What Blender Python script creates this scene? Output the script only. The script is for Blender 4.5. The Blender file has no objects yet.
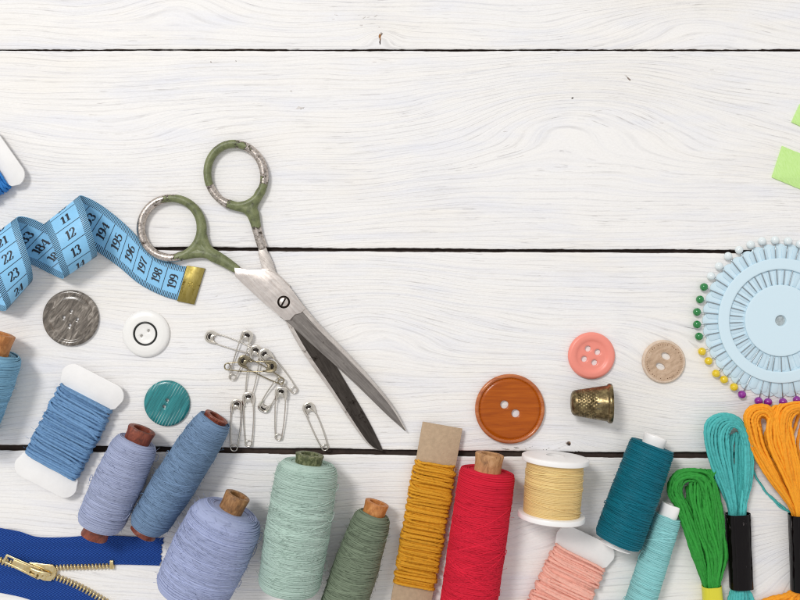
import bpy, math, random
import numpy as np
from mathutils import Vector, noise as mnoise
from mathutils.geometry import delaunay_2d_cdt, tessellate_polygon

# ------------------------------------------------------------------ set-up
# all building is done in "px" (one px of an 800-wide plan of the table, 0.571 mm); U turns it into metres
U = 0.000571
D = 850.0                       # camera height over the table, px
PI = math.pi
rng = np.random.default_rng(11)
random.seed(5)
C = bpy.context.scene.collection
scene = bpy.context.scene
TF = {}                         # object -> (loc, rotz) in px


def P(px, py, z=0.0):
    k = (D - z) / D
    return np.array([(px - 400.0) * k, (300.0 - py) * k, z])


def nz(x, y, z=0.0):
    return mnoise.noise(Vector((x, y, z)))


def norm(a):
    a = np.asarray(a, float)
    return a / (np.linalg.norm(a, axis=-1, keepdims=True) + 1e-12)


def hexc(h, m=1.0):
    h = h.lstrip('#')
    out = []
    for i in (0, 2, 4):
        c = int(h[i:i + 2], 16) / 255
        c = c / 12.92 if c <= .04045 else ((c + .055) / 1.055) ** 2.4
        out.append(min(1, c * m))
    return tuple(out) + (1.0,)


# ------------------------------------------------------------------ mesh builder
class MB:
    def __init__(s):
        s.v, s.f, s.m, s.a, s.n = [], [], [], [], 0

    def add(s, v, f, mat=0, attr=None):
        v = np.asarray(v, float).reshape(-1, 3)
        for q in (f.tolist() if isinstance(f, np.ndarray) else f):
            s.f.append([i + s.n for i in q])
            s.m.append(mat)
        s.v.append(v)
        s.a.append(np.zeros(len(v)) if attr is None else np.broadcast_to(np.asarray(attr, float), (len(v),)))
        s.n += len(v)

    # --- swept tube
    def tube(s, p, r, k=6, closed=False, up=None, centre=None, ry=None, caps=True, mat=0, attr=None, a0=0.0, ply=None, ply_amp=.15):
        p = np.asarray(p, float)
        n = len(p)
        r = np.broadcast_to(np.asarray(r, float), (n,))
        ry = r if ry is None else np.broadcast_to(np.asarray(ry, float), (n,))
        if closed:
            t = norm(np.roll(p, -1, 0) - np.roll(p, 1, 0))
        else:
            t = norm(np.gradient(p, axis=0))
        if up is not None:
            side = norm(np.cross(t, np.asarray(up, float)))
            nr = np.cross(side, t)
        elif centre is not None:
            c = p - centre
            nr = norm(c - (c * t).sum(1, keepdims=True) * t)
            side = np.cross(t, nr)
        else:
            nr = np.zeros_like(p)
            g = np.array([0, 0, 1.0]) if abs(t[0][2]) < .9 else np.array([1.0, 0, 0])
            cur = norm(g - g.dot(t[0]) * t[0])
            for i in range(n):
                cur = cur - cur.dot(t[i]) * t[i]
                cur = cur / (np.linalg.norm(cur) + 1e-12)
                nr[i] = cur
            side = np.cross(t, nr)
        an = np.arange(k) * 2 * PI / k + a0
        if ply:          # two-ply yarn: the section is a twisted oval
            ds = np.concatenate([[0], np.cumsum(np.linalg.norm(np.diff(p, axis=0), axis=1))])
            tw = 1 + ply_amp * np.cos(2 * (an[None, :] - (ds * 2 * PI / ply)[:, None]))
        else:
            tw = np.ones((n, k))
        v = p[:, None, :] + side[:, None, :] * (np.cos(an)[None, :] * r[:, None] * tw)[..., None] + nr[:, None, :] * (np.sin(an)[None, :] * ry[:, None] * tw)[..., None]
        m = n if closed else n - 1
        i = np.arange(m)[:, None]
        j = np.arange(k)[None, :]
        i2, j2 = (i + 1) % n, (j + 1) % k
        q = np.stack([i * k + j + 0 * j, i * k + j2, i2 * k + j2, i2 * k + j + 0 * j], -1).reshape(-1, 4)
        f = q.tolist()
        if caps and not closed:
            f.append(list(range(k))[::-1])
            f.append(list(range((n - 1) * k, n * k)))
        if attr is not None and np.ndim(attr) == 2:
            attr = np.asarray(attr).reshape(-1)
        elif attr is not None and np.ndim(attr):
            attr = np.repeat(np.asarray(attr), k)
        s.add(v.reshape(-1, 3), f, mat, attr)

    # --- surface of revolution round local Y (profile: list of (radius, y)), axis at height z0
    def lathe(s, prof, seg=40, z0=0.0, mat=0, jit=None, axis='y', cx=0.0, cy=0.0, attr=None):
        n = len(prof)
        a = np.arange(seg) * 2 * PI / seg
        pr = np.array(prof, float)
        rr = np.repeat(pr[:, 0:1], seg, 1)
        if jit is not None:
            rr = rr + jit(pr[:, 1][:, None], a[None, :])
        if axis == 'y':
            v = np.stack([cx + rr * np.cos(a), np.repeat(pr[:, 1:2], seg, 1), z0 + rr * np.sin(a)], -1)
        else:
            v = np.stack([cx + rr * np.cos(a), cy + rr * np.sin(a), z0 + np.repeat(pr[:, 1:2], seg, 1)], -1)
        f = []
        for i in range(n - 1):
            for j in range(seg):
                j2 = (j + 1) % seg
                f.append([i * seg + j, i * seg + j2, (i + 1) * seg + j2, (i + 1) * seg + j])
        s.add(v.reshape(-1, 3), f, mat, attr)

    # --- extruded outline (ccw list of xy) between z0 and z1 with a small chamfer
    def prism(s, out, z0, z1, ch=0.0, mat=0, attr=None):
        out = np.asarray(out, float)
        n = len(out)
        area = 0.5 * np.sum(out[:, 0] * np.roll(out[:, 1], -1) - np.roll(out[:, 0], -1) * out[:, 1])
        if area < 0:
            out = out[::-1]
        rings = [(out, z0)]
        if ch > 0:
            e1 = norm(out - np.roll(out, 1, 0))
            e2 = norm(np.roll(out, -1, 0) - out)
            n1 = np.stack([-e1[:, 1], e1[:, 0]], 1)
            n2 = np.stack([-e2[:, 1], e2[:, 0]], 1)
            nn = norm(n1 + n2)
            ins = out + nn * ch
            rings += [(out, z1 - ch), (out + nn * ch * .3, z1 - ch * .3), (ins, z1)]
        else:
            rings += [(out, z1)]
        v = np.concatenate([np.concatenate([o, np.full((n, 1), z)], 1) for o, z in rings])
        f = []
        for a in range(len(rings) - 1):
            for j in range(n):
                j2 = (j + 1) % n
                f.append([a * n + j, a * n + j2, (a + 1) * n + j2, (a + 1) * n + j])
        base = (len(rings) - 1) * n
        tri = tessellate_polygon([[Vector((x, y, 0)) for x, y in rings[-1][0]]])
        for t in tri:
            t = list(t)
            a, b, c = (rings[-1][0][i] for i in t)
            if (b[0] - a[0]) * (c[1] - a[1]) - (b[1] - a[1]) * (c[0] - a[0]) < 0:
                t = t[::-1]
            f.append([base + i for i in t])
            f.append([i for i in t[::-1]])
        s.add(v, f, mat, attr)

    def box(s, c, sx, sy, sz, rot=0.0, mat=0):
        x, y, z = sx / 2, sy / 2, sz / 2
        v = np.array([[a * x, b * y, d * z] for a in (-1, 1) for b in (-1, 1) for d in (-1, 1)])
        cr, sr = math.cos(rot), math.sin(rot)
        v = np.stack([v[:, 0] * cr - v[:, 1] * sr, v[:, 0] * sr + v[:, 1] * cr, v[:, 2]], 1) + np.asarray(c)
        s.add(v, [[0, 1, 3, 2], [4, 6, 7, 5], [0, 4, 5, 1], [2, 3, 7, 6], [0, 2, 6, 4], [1, 5, 7, 3]], mat)

    def sphere(s, c, r, seg=16, rings=10, mat=0, sz=1.0):
        v, f = [], []
        for i in range(rings + 1):
            th = PI * i / rings
            for j in range(seg):
                ph = 2 * PI * j / seg
                v.append([c[0] + r * math.sin(th) * math.cos(ph), c[1] + r * math.sin(th) * math.sin(ph), c[2] + sz * r * math.cos(th)])
        for i in range(rings):
            for j in range(seg):
                f.append([i * seg + j, (i + 1) * seg + j, (i + 1) * seg + (j + 1) % seg, i * seg + (j + 1) % seg])
        s.add(v, f, mat)

    def build(s, name, mats, parent=None, local=False, auto=None, loc=(0, 0, 0), rot=0.0):
        v = np.concatenate(s.v)
        if parent is not None:
            loc, rot = TF[parent.name]
        if not local:
            v = v - np.asarray(loc, float)
            c, sn = math.cos(-rot), math.sin(-rot)
            v = np.stack([v[:, 0] * c - v[:, 1] * sn, v[:, 0] * sn + v[:, 1] * c, v[:, 2]], 1)
        me = bpy.data.meshes.new(name)
        me.from_pydata((v * U).tolist(), [], s.f)
        mats = mats if isinstance(mats, (list, tuple)) else [mats]
        for m in mats:
            me.materials.append(m)
        me.polygons.foreach_set('material_index', s.m)
        me.polygons.foreach_set('use_smooth', [True] * len(s.f))
        a = np.concatenate(s.a)
        if a.any():
            at = me.attributes.new('mask', 'FLOAT', 'POINT')
            at.data.foreach_set('value', a.astype(np.float32))
        if auto is not None:
            me.set_sharp_from_angle(angle=math.radians(auto))
        me.update()
        o = bpy.data.objects.new(name, me)
        C.objects.link(o)
        if parent is not None:
            o.parent = parent
        else:
            o.location = np.asarray(loc, float) * U
            o.rotation_euler = (0, 0, rot)
        TF[o.name] = (loc, rot)
        return o


def thing(name, label, cat, loc=(0, 0, 0), rot=0.0, group=None):
    o = bpy.data.objects.new(name, None)
    o.empty_display_size = 0.005
    C.objects.link(o)
    o.location = np.asarray(loc, float) * U
    o.rotation_euler = (0, 0, rot)
    tag(o, label, cat, group)
    TF[o.name] = (np.asarray(loc, float), rot)
    return o


def tag(o, label, cat, group=None):
    o['label'] = label
    o['category'] = cat
    if group:
        o['group'] = group
    return o


def spline(pts, n=8, closed=False):
    p = np.asarray(pts, float)
    m = len(p)
    out = []
    for i in range(m if closed else m - 1):
        if closed:
            a, b, c, d = p[(i - 1) % m], p[i], p[(i + 1) % m], p[(i + 2) % m]
        else:
            a, b, c, d = p[max(i - 1, 0)], p[i], p[i + 1], p[min(i + 2, m - 1)]
        for k in range(n):
            t = k / n
            out.append(.5 * ((2 * b) + (c - a) * t + (2 * a - 5 * b + 4 * c - d) * t * t + (3 * b - a - 3 * c + d) * t ** 3))
    if not closed:
        out.append(p[-1])
    return np.array(out)


# ------------------------------------------------------------------ materials
class NT:
    def __init__(s, name):
        s.mat = bpy.data.materials.new(name)
        s.mat.use_nodes = True
        s.t = s.mat.node_tree
        s.b = s.t.nodes['Principled BSDF']
        s.tc = None

    def n(s, typ, **kw):
        nd = s.t.nodes.new(typ)
        for k, v in kw.items():
            setattr(nd, k, v)
        return nd

    def l(s, a, b):
        s.t.links.new(a, b)

    def obj(s, scale=(1, 1, 1), rot=(0, 0, 0), loc=(0, 0, 0)):
        """object coordinates in px, then scaled"""
        if s.tc is None:
            tc = s.n('ShaderNodeTexCoord')
            vm = s.n('ShaderNodeVectorMath', operation='SCALE')
            vm.inputs['Scale'].default_value = 1 / U
            s.l(tc.outputs['Object'], vm.inputs[0])
            s.tc = vm.outputs[0]
        mp = s.n('ShaderNodeMapping')
        mp.inputs['Rotation'].default_value = rot
        mp.inputs['Location'].default_value = loc
        s.l(s.tc, mp.inputs['Vector'])
        m2 = s.n('ShaderNodeVectorMath', operation='MULTIPLY')
        m2.inputs[1].default_value = scale
        s.l(mp.outputs[0], m2.inputs[0])
        return m2.outputs[0]

    def noise(s, vec, scale=1.0, detail=3.0, rough=.55, dist=0.0):
        nd = s.n('ShaderNodeTexNoise')
        nd.inputs['Scale'].default_value = scale
        nd.inputs['Detail'].default_value = detail
        nd.inputs['Roughness'].default_value = rough
        nd.inputs['Distortion'].default_value = dist
        s.l(vec, nd.inputs['Vector'])
        return nd.outputs['Fac']

    def ramp(s, fac, stops, interp='LINEAR'):
        r = s.n('ShaderNodeValToRGB')
        r.color_ramp.interpolation = interp
        e = r.color_ramp.elements
        while len(e) < len(stops):
            e.new(0.5)
        for el, (p, c) in zip(e, stops):
            el.position = p
            el.color = c if isinstance(c, (tuple, list)) else (c, c, c, 1)
        s.l(fac, r.inputs[0])
        return r.outputs[0]

    def mix(s, fac, a, b, blend='MIX'):
        m = s.n('ShaderNodeMix', data_type='RGBA', blend_type=blend)
        for sock, val in ((m.inputs[0], fac), (m.inputs[6], a), (m.inputs[7], b)):
            if isinstance(val, bpy.types.NodeSocket):
                s.l(val, sock)
            else:
                sock.default_value = val
        return m.outputs[2]

    def math(s, op, a, b=0.0, c=None):
        m = s.n('ShaderNodeMath', operation=op)
        for i, val in enumerate((a, b, c)):
            if val is None:
                continue
            if isinstance(val, bpy.types.NodeSocket):
                s.l(val, m.inputs[i])
            else:
                m.inputs[i].default_value = val
        return m.outputs[0]

    def attr(s, name):
        a = s.n('ShaderNodeAttribute')
        a.attribute_name = name
        return a.outputs['Fac']

    def bump(s, h, dist=0.5, strength=1.0):
        b = s.n('ShaderNodeBump')
        b.inputs['Distance'].default_value = dist * U
        b.inputs['Strength'].default_value = strength
        s.l(h, b.inputs['Height'])
        s.l(b.outputs[0], s.b.inputs['Normal'])

    def set(s, **kw):
        for k, v in kw.items():
            sock = s.b.inputs[k.replace('_', ' ')]
            if isinstance(v, bpy.types.NodeSocket):
                s.l(v, sock)
            else:
                sock.default_value = v
        return s


def mul(c, m):
    return tuple(min(1, x * m) for x in c[:3]) + (1,)


def mat_thread(name, col, var=.2, rough=.8, sheen=.25, ax=.5, spec=.25, hi=None):
    t = NT(name)
    c = hexc(col)
    f = t.noise(t.obj((.025, ax, .025)), 1, 4, .65)
    f2 = t.noise(t.obj((.03, .03, .03)), 1, 2)
    base = t.ramp(f, [(.28, mul(c, 1 - var * 1.3)), (.5, c), (.75, mul(c, 1 + var))])
    base = t.mix(t.math('MULTIPLY', f2, .3), base, mul(c, 1.15) if hi is None else hexc(hi))
    mk_ = t.attr('mask')
    base = t.mix(t.math('MULTIPLY', t.math('MAXIMUM', mk_, 0.0), .42), base, mul(c, 1.55))
    base = t.mix(t.math('MULTIPLY', t.math('MAXIMUM', t.math('MULTIPLY', mk_, -1.0), 0.0), .42), base, mul(c, .5))
    t.set(Base_Color=base, Roughness=rough, Specular_IOR_Level=spec * .7)
    t.bump(t.noise(t.obj((.5, 1.5, .5)), 1, 2), .35)
    return t.mat


def mat_floss(name, col, var=.22, rough=.6):
    t = NT(name)
    c = hexc(col)
    f = t.noise(t.obj((.35, .35, .35)), 1, 3, .6)
    f2 = t.noise(t.obj((.05, .05, .05)), 1, 2)
    base = t.ramp(f, [(.3, mul(c, 1 - var)), (.5, c), (.72, mul(c, 1 + var))])
    base = t.mix(t.math('MULTIPLY', f2, .3), base, mul(c, .8))
    base = t.mix(t.math('MULTIPLY_ADD', t.attr('mask'), .34, .34), base, mul(c, 1.3))
    t.set(Base_Color=base, Roughness=rough, Specular_IOR_Level=.25)
    t.bump(t.noise(t.obj((.9, .9, .9)), 1, 3), .6)
    return t.mat


def mat_plain(name, col, rough=.5, metallic=0.0, spec=.5, bump=0.0, bscale=.5, var=.0, vscale=.08, coat=0.0):
    t = NT(name)
    c = hexc(col)
    t.set(Base_Color=c, Roughness=rough, Metallic=metallic, Specular_IOR_Level=spec, Coat_Weight=coat)
    if var:
        f = t.noise(t.obj((vscale,) * 3), 1, 5, .6)
        t.set(Base_Color=t.ramp(f, [(.3, mul(c, 1 - var)), (.7, mul(c, 1 + var))]))
    if bump:
        t.bump(t.noise(t.obj((bscale,) * 3), 1, 4, .6), bump)
    return t.mat


def mat_wood(name, c1, c2, c3, rough=.5, grain=(.6, .05, .6), bump=.3, coat=0.0):
    t = NT(name)
    f = t.noise(t.obj(grain), 1, 5, .65, .6)
    t.set(Base_Color=t.ramp(f, [(.28, hexc(c1)), (.5, hexc(c2)), (.72, hexc(c3))]), Roughness=rough, Coat_Weight=coat)
    t.bump(f, bump)
    return t.mat


def mat_metal(name, c1, c2, rough=.3, scr=(.04, .9, .5), rot=0.0, spots=0.0, spotcol='3a322a', bump=.1):
    t = NT(name)
    f = t.noise(t.obj(scr, (0, 0, rot)), 1, 4, .7)
    base = t.ramp(f, [(.3, hexc(c1)), (.7, hexc(c2))])
    f2 = t.noise(t.obj((.11, .11, .11)), 1, 6, .68)
    if spots:
        k = t.ramp(f2, [(.62 - spots, 0.0), (.75 - spots, 1.0)])
        base = t.mix(k, base, hexc(spotcol))
    t.set(Base_Color=base, Metallic=1.0, Roughness=t.ramp(f2, [(.3, rough * .8), (.7, rough * 1.4)]))
    t.bump(f, bump)
    return t.mat


# ------------------------------------------------------------------ the painted table boards
def seam1(x): return 50.0 + .7 * nz(x * .01, 3.3), 1.6 * (.45 + .8 * abs(nz(x * .012, 9.1))) * (.5 if abs(x - 300) < 26 else 1)
def seam2(x): return 248.0 + x * .005 + .6 * nz(x * .008, 1.3), 2.8 + 1.2 * nz(x * .02, 4.4)
def seam3(x): return 447.5 + x * .0125 - max(0, x - 600) * .008 + .6 * nz(x * .01, 7.7), 5.0 + 1.2 * nz(x * .015, 2.2)
def seam0(x): return -150.0, 3.0
def seam4(x): return 655.0 + x * .008, 4.5
def edge_top(x): return -340.0, 0.0
def edge_bot(x): return 850.0, 0.0


seams = [edge_top, seam0, seam1, seam2, seam3, seam4, edge_bot]
KN = [  # plan x, y, spread x, spread y, height
    (580, 112, 120, 42, 44), (183, -6, 70, 30, 26), (380, 38, 16, 9, 9), (385, 318, 95, 36, 26), (700, 372, 95, 40, -32),
    (40, 330, 90, 44, 26), (600, 520, 120, 40, 26), (250, 560, 120, 45, -30), (690, 20, 90, 28, 25), (120, 150, 110, 34, -22),
    (850, 560, 90, 40, 50), (-80, 230, 80, 30, 40), (900, 150, 90, 40, -45), (568, 445, 14, 8, 8)]
mb = MB()
grain, pid = [], []
xs = np.arange(-330, 1131, 4.0)
for k in range(len(seams) - 1):
    rows = [(0, -25.), (0, -2.4), (.25, -.9), (.7, -.35), (1.6, -.05)]
    n_in = 58
    V = []
    for ri in range(len(rows) * 2 + n_in):
        for x in xs:
            ya, wa = seams[k](x)
            yb, wb = seams[k + 1](x)
            chip = .55 * nz(x * .17, k * 5.1) + .5 * nz(x * .5, k * 3.3)
            chip2 = .55 * nz(x * .17, k * 5.1 + 2) + .5 * nz(x * .5, k * 3.3 + 2)
            y0, y1 = ya + wa / 2 + chip * .5, yb - wb / 2 + chip2 * .5
            if ri < len(rows):
                y, z = y0 + rows[ri][0], rows[ri][1]
            elif ri < len(rows) + n_in:
                y = y0 + 3 + (y1 - y0 - 6) * (ri - len(rows)) / (n_in - 1)
                z = 0
            else:
                q = rows[len(rows) * 2 + n_in - 1 - ri]
                y, z = y1 - q[0], q[1]
            V.append((x - 400, 300 - y, z))
    V = np.array(V)
    nx, ny = len(xs), len(rows) * 2 + n_in
    f = []
    for i in range(ny - 1):
        for j in range(nx - 1):
            f.append([i * nx + j, (i + 1) * nx + j, (i + 1) * nx + j + 1, i * nx + j + 1])
    X, Y = V[:, 0] + 400, 300 - V[:, 1]
    g = Y + 6 * np.sin(X * .006 + k * 2) + 3 * np.sin(X * .017 + Y * .02 + k)
    ymid = (seams[k](400)[0], seams[k + 1](400)[0])
    for (kx, ky, sx, sy, A) in KN:
        if ymid[0] - 5 < ky < ymid[1] + 5:
            g = g + A * np.exp(-((X - kx) / sx) ** 2 - ((Y - ky) / sy) ** 2)
    g = g + np.array([4 * nz(x * .012, y * .04, k * 3.) for x, y in zip(X, Y)])
    grain.append(g)
    pid.append(np.full(len(V), k * 3.7))
    mb.add(V, f, 0)
# dark gap bottom
mb.add([(-735, -560, -5), (735, -560, -5), (735, 645, -5), (-735, 645, -5)], [[0, 1, 2, 3]], 1)
grain.append(np.zeros(4)); pid.append(np.zeros(4))

t = NT('white_painted_wood')
gA, pA = t.attr('grain'), t.attr('board')
sx = t.n('ShaderNodeSeparateXYZ')
t.l(t.obj((1, 1, 1)), sx.inputs[0])


def gvec(fx, fg, off=0.0):
    c = t.n('ShaderNodeCombineXYZ')
    t.l(t.math('MULTIPLY', sx.outputs[0], fx), c.inputs[0])
    t.l(t.math('MULTIPLY', gA, fg), c.inputs[1])
    t.l(t.math('ADD', pA, off), c.inputs[2])
    return c.outputs[0]


fine = t.noise(gvec(.03, 1.0), 1, 4, .62)
micro = t.noise(t.obj((.35, .6, .4)), 1, 3, .6)
mid = t.noise(gvec(.005, .16, 3.1), 1, 3, .55)
patch = t.noise(t.obj((.006, .012, 1), loc=(3, 7, 0)), 1, 3, .6)
patch2 = t.noise(t.obj((.02, .03, 1), loc=(31, 7, 0)), 1, 4, .6)
crack = t.noise(gvec(.035, .8, 8.0), 1, 3, .5)
brush = t.noise(gvec(.03, 1.5, 5.0), 1, 2, .5)
wv = t.math('SINE', t.math('ADD', t.math('MULTIPLY', gA, 1.25), t.math('MULTIPLY', mid, 6.0)))
wv = t.ramp(t.math('MULTIPLY_ADD', wv, .5, .5), [(.80, 0.0), (1.0, 1.0)])
pm = t.ramp(patch, [(.38, 0.0), (.62, 1.0)])
pm2 = t.ramp(patch2, [(.40, 0.0), (.64, 1.0)])
base = t.ramp(mid, [(.3, hexc('e9e8ea')), (.46, hexc('f1efed')), (.7, hexc('f3f0ec'))])
base = t.mix(t.math('MULTIPLY', t.ramp(t.noise(t.obj((.007, .035, 1), loc=(12, 70, 0)), 1, 4, .6), [(.5, 0.0), (.72, 1.0)]), .5), base, hexc('dfe2ee'))
base = t.mix(t.ramp(micro, [(.38, .10), (.6, 0.0)]), base, hexc('cfcac6'))
base = t.mix(t.math('MULTIPLY', t.ramp(t.noise(t.obj((.004, .009, 1), loc=(90, 40, 0)), 1, 3), [(.5, 0.0), (.7, 1.0)]), .35), base, hexc('efe7d8'))
# bluish streaks where the coat is thin
base = t.mix(t.math('MULTIPLY', t.ramp(fine, [(.50, 0.0), (.68, 1.0)]), t.math('MULTIPLY_ADD', pm, .34, .05)), base, hexc('cbcbd1'))
base = t.mix(t.math('MULTIPLY', wv, t.math('MULTIPLY', t.math('MULTIPLY_ADD', pm2, .34, .04), t.ramp(t.noise(gvec(.02, .25, 2.0), 1, 2), [(.35, 0.0), (.6, 1.0)]))), base, hexc('b4b1b0'))
ck = t.math('MULTIPLY', t.ramp(crack, [(.655, 0.0), (.70, 1.0)]), t.math('MULTIPLY', t.math('MULTIPLY_ADD', pm2, .8, .02), .42))
base = t.mix(ck, base, hexc('857c76'))
geo = t.n('ShaderNodeNewGeometry')
sg = t.n('ShaderNodeSeparateXYZ')
t.l(geo.outputs['Position'], sg.inputs[0])
# bare wood on the sides of the boards
side = t.ramp(t.math('ADD', t.math('MULTIPLY', sg.outputs[2], -1 / U), t.math('MULTIPLY', t.math('SUBTRACT', fine, .5), 3.0)), [(.55, 0.0), (.95, 1.0)])
base = t.mix(side, base, hexc('4a3c34'))
h = t.math('ADD', t.math('MULTIPLY', fine, -1.0), t.math('MULTIPLY', wv, -.45))
h = t.math('ADD', h, t.math('MULTIPLY', ck, -1.2))
h = t.math('ADD', h, t.math('MULTIPLY', brush, .35))
h = t.math('ADD', h, t.math('MULTIPLY', micro, .5))
t.set(Base_Color=base, Roughness=.58, Specular_IOR_Level=.3)
t.bump(h, .6, .55)
M_table = t.mat
M_gap = mat_plain('dark_gap', '3a2e28', .9, var=.4, vscale=.12)
tab = mb.build('table_surface', [M_table, M_gap], auto=35)
tab['kind'] = 'structure'
for nm, arr in (('grain', grain), ('board', pid)):
    at = tab.data.attributes.new(nm, 'FLOAT', 'POINT')
    at.data.foreach_set('value', np.concatenate(arr).astype(np.float32))
# knot marks and flaked paint: little flat flakes of bare wood lying in the paint
mk = MB()


def mark(px, py, w, hh, mat, n=14, seed=0, z=.06, rot=0.0):
    r = random.Random(seed)
    pts = []
    for i in range(n):
        a = 2 * PI * i / n
        q = r.uniform(.45, 1.1)
        x, y = math.cos(a) * w * q, math.sin(a) * hh * q
        pts.append((px - 400 + x * math.cos(rot) - y * math.sin(rot), 300 - py + x * math.sin(rot) + y * math.cos(rot)))
    mk.prism(pts, -.2, z, 0, mat)


mark(380, 37, 1.6, 4.6, 0, seed=1); mark(381.5, 34, 1.0, 2.2, 1, seed=2, z=.1); mark(380, 42, 1.0, 3.0, 2, seed=3, z=.08)
for i in range(10):
    mark(330 + random.uniform(0, 50), 22 + random.uniform(-7, 7), random.uniform(.8, 2.4), random.uniform(.3, .8), 3, seed=10 + i, rot=random.uniform(-.5, .5))
mark(572.5, 98, 1.6, 1.1, 2, seed=31); mark(629, 79, 4.5, .8, 1, seed=32, rot=-.8); mark(625.5, 75.5, 1.6, .7, 3, seed=36, rot=-.6, z=.09)
mark(569, 444, 2.2, 1.9, 2, seed=33); mark(568.4, 443.8, 3.0, 2.6, 1, seed=34, z=.04); mark(570, 443, .8, .6, 0, seed=35, z=.1)
for i in range(12):
    mark(494 + random.uniform(0, 66), 448.6 + random.uniform(-2.4, 1.6), random.uniform(.5, 3.2), random.uniform(.18, .45), 1 if i % 3 else 2, seed=60 + i, rot=random.uniform(-.35, .35))
mark(300, 108, 5, 1.6, 3, seed=40); mark(291, 91, 1.8, .7, 3, seed=41); mark(211, 62, 1.1, .7, 1, seed=42); mark(236, 61, .8, .5, 1, seed=43)
for i in range(9):
    mark(240 + i * 60 + random.uniform(-25, 25), random.choice([70, 120, 210, 300, 470, 280]) + random.uniform(-12, 12), random.uniform(1.5, 4), .35, 3, seed=80 + i)
mo = mk.build('paint_flakes', [mat_plain('bare_orange_wood', '9c6a3c', .8), mat_plain('old_wood', '8b7d74', .8), mat_plain('dark_knot', '3c302a', .8), mat_plain('thin_paint', 'd6d1cd', .7)])
mo['kind'] = 'structure'


# ------------------------------------------------------------------ winding helpers
def body_r(prof, tt):
    a = np.array(prof)
    return np.interp(tt, a[:, 0], a[:, 1])


def wind(m, L, rfun, z0, pitch, tr, seed, seg=34, y0=0.0, flat=None, slant=0.0, jr=.22, mat=0, ksides=5, ply=None):
    """one long thread wound closely round local Y"""
    r = np.random.default_rng(seed)
    turns = int(L / pitch)
    n = turns * seg + 1
    u = np.arange(n) / seg
    knots = r.normal(0, 1, turns + 3)
    dy = np.interp(u, np.arange(2 * turns + 6) / 2, r.normal(0, (.24 if flat is None else .85) * pitch, 2 * turns + 6))
    dr = np.interp(u, np.arange(turns + 3), knots) * jr
    y = np.clip(u * pitch + dy, 0, L)
    a = 2 * PI * u
    tt = y / L
    if flat is None:
        R = rfun(tt) + dr
        y = y + slant * R * np.cos(a + 1.0)
        p = np.stack([R * np.cos(a), y0 + y, z0 + R * np.sin(a)], 1)
    else:
        hw, hh = flat
        ex = .38
        cx = np.sign(np.cos(a)) * np.abs(np.cos(a)) ** ex
        cz = np.sign(np.sin(a)) * np.abs(np.sin(a)) ** .5
        y = y + slant * hw * np.cos(a)
        bul = rfun(tt)
        p = np.stack([(hw * bul + dr) * cx, y0 + y, z0 + (hh * bul + dr) * cz], 1)
    cen = np.stack([np.zeros(n), p[:, 1], np.full(n, z0)], 1)
    tone = np.interp(u, np.arange(2 * turns + 6) / 2, np.random.default_rng(seed + 900).normal(0, .24 if flat is None else .5, 2 * turns + 6))
    m.tube(p, tr, ksides, centre=cen, mat=mat, ply=ply, attr=np.clip(tone, -1, 1) if flat is None else np.clip(tone, -1, 1) * .8)


def strands(m, L, rfun, z0, tr, seed, count, y0=0.0, mat=0, rise=(.06, .3), lift=.9):
    """single turns of thread that run across the winding at a steeper pitch"""
    r = np.random.default_rng(seed)
    for i in range(count):
        turns = r.uniform(.5, 1.6)
        n = int(turns * 34)
        u = np.linspace(0, 1, n)
        d = r.uniform(*rise) * r.choice([-1, 1])
        c = r.uniform(.06 + abs(d) / 2, .94 - abs(d) / 2)
        tt = c + d * (u - .5) + .012 * np.sin(u * 9 + i)
        a = r.uniform(0, 2 * PI) + 2 * PI * turns * u
        R = rfun(tt) + lift * np.minimum(1, 8 * np.minimum(u, 1 - u)) - .2
        p = np.stack([R * np.cos(a), y0 + tt * L, z0 + R * np.sin(a)], 1)
        cen = np.stack([np.zeros(n), p[:, 1], np.full(n, z0)], 1)
        m.tube(p, tr, 5, centre=cen, mat=mat, attr=r.uniform(-1, 1))


def fuzz(m, L, rfun, z0, seed, count, y0=0.0, mat=0, ln=(2.5, 8), tr=.15):
    r = np.random.default_rng(seed)
    for i in range(count):
        tt = r.uniform(.02, .98)
        a = r.uniform(-.5, PI + .5)
        R = float(rfun(tt))
        n = np.array([math.cos(a), 0, math.sin(a)])
        tg = np.array([-math.sin(a), 0, math.cos(a)])
        p0 = np.array([0, y0 + tt * L, z0]) + n * R
        l = r.uniform(*ln)
        d = norm(tg * r.choice([-1, 1]) * 1.0 + n * r.uniform(.1, .5) + np.array([0, r.normal(0, .5), 0]))
        b = norm(r.normal(0, 1, 3))
        s_ = np.linspace(0, 1, 5)[:, None]
        p = p0 + d * l * s_ + b * l * .3 * s_ ** 2
        m.tube(p, tr, 3, mat=mat)


def smooth_prof(prof):
    a = np.array(prof, float)
    tt = np.linspace(0, 1, 200)
    v = np.interp(tt, a[:, 0], a[:, 1])
    k = np.ones(7) / 7
    vp = np.pad(v, 3, mode='edge')
    v = np.convolve(vp, k, 'valid')
    return lambda q: np.interp(q, tt, v)


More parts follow.
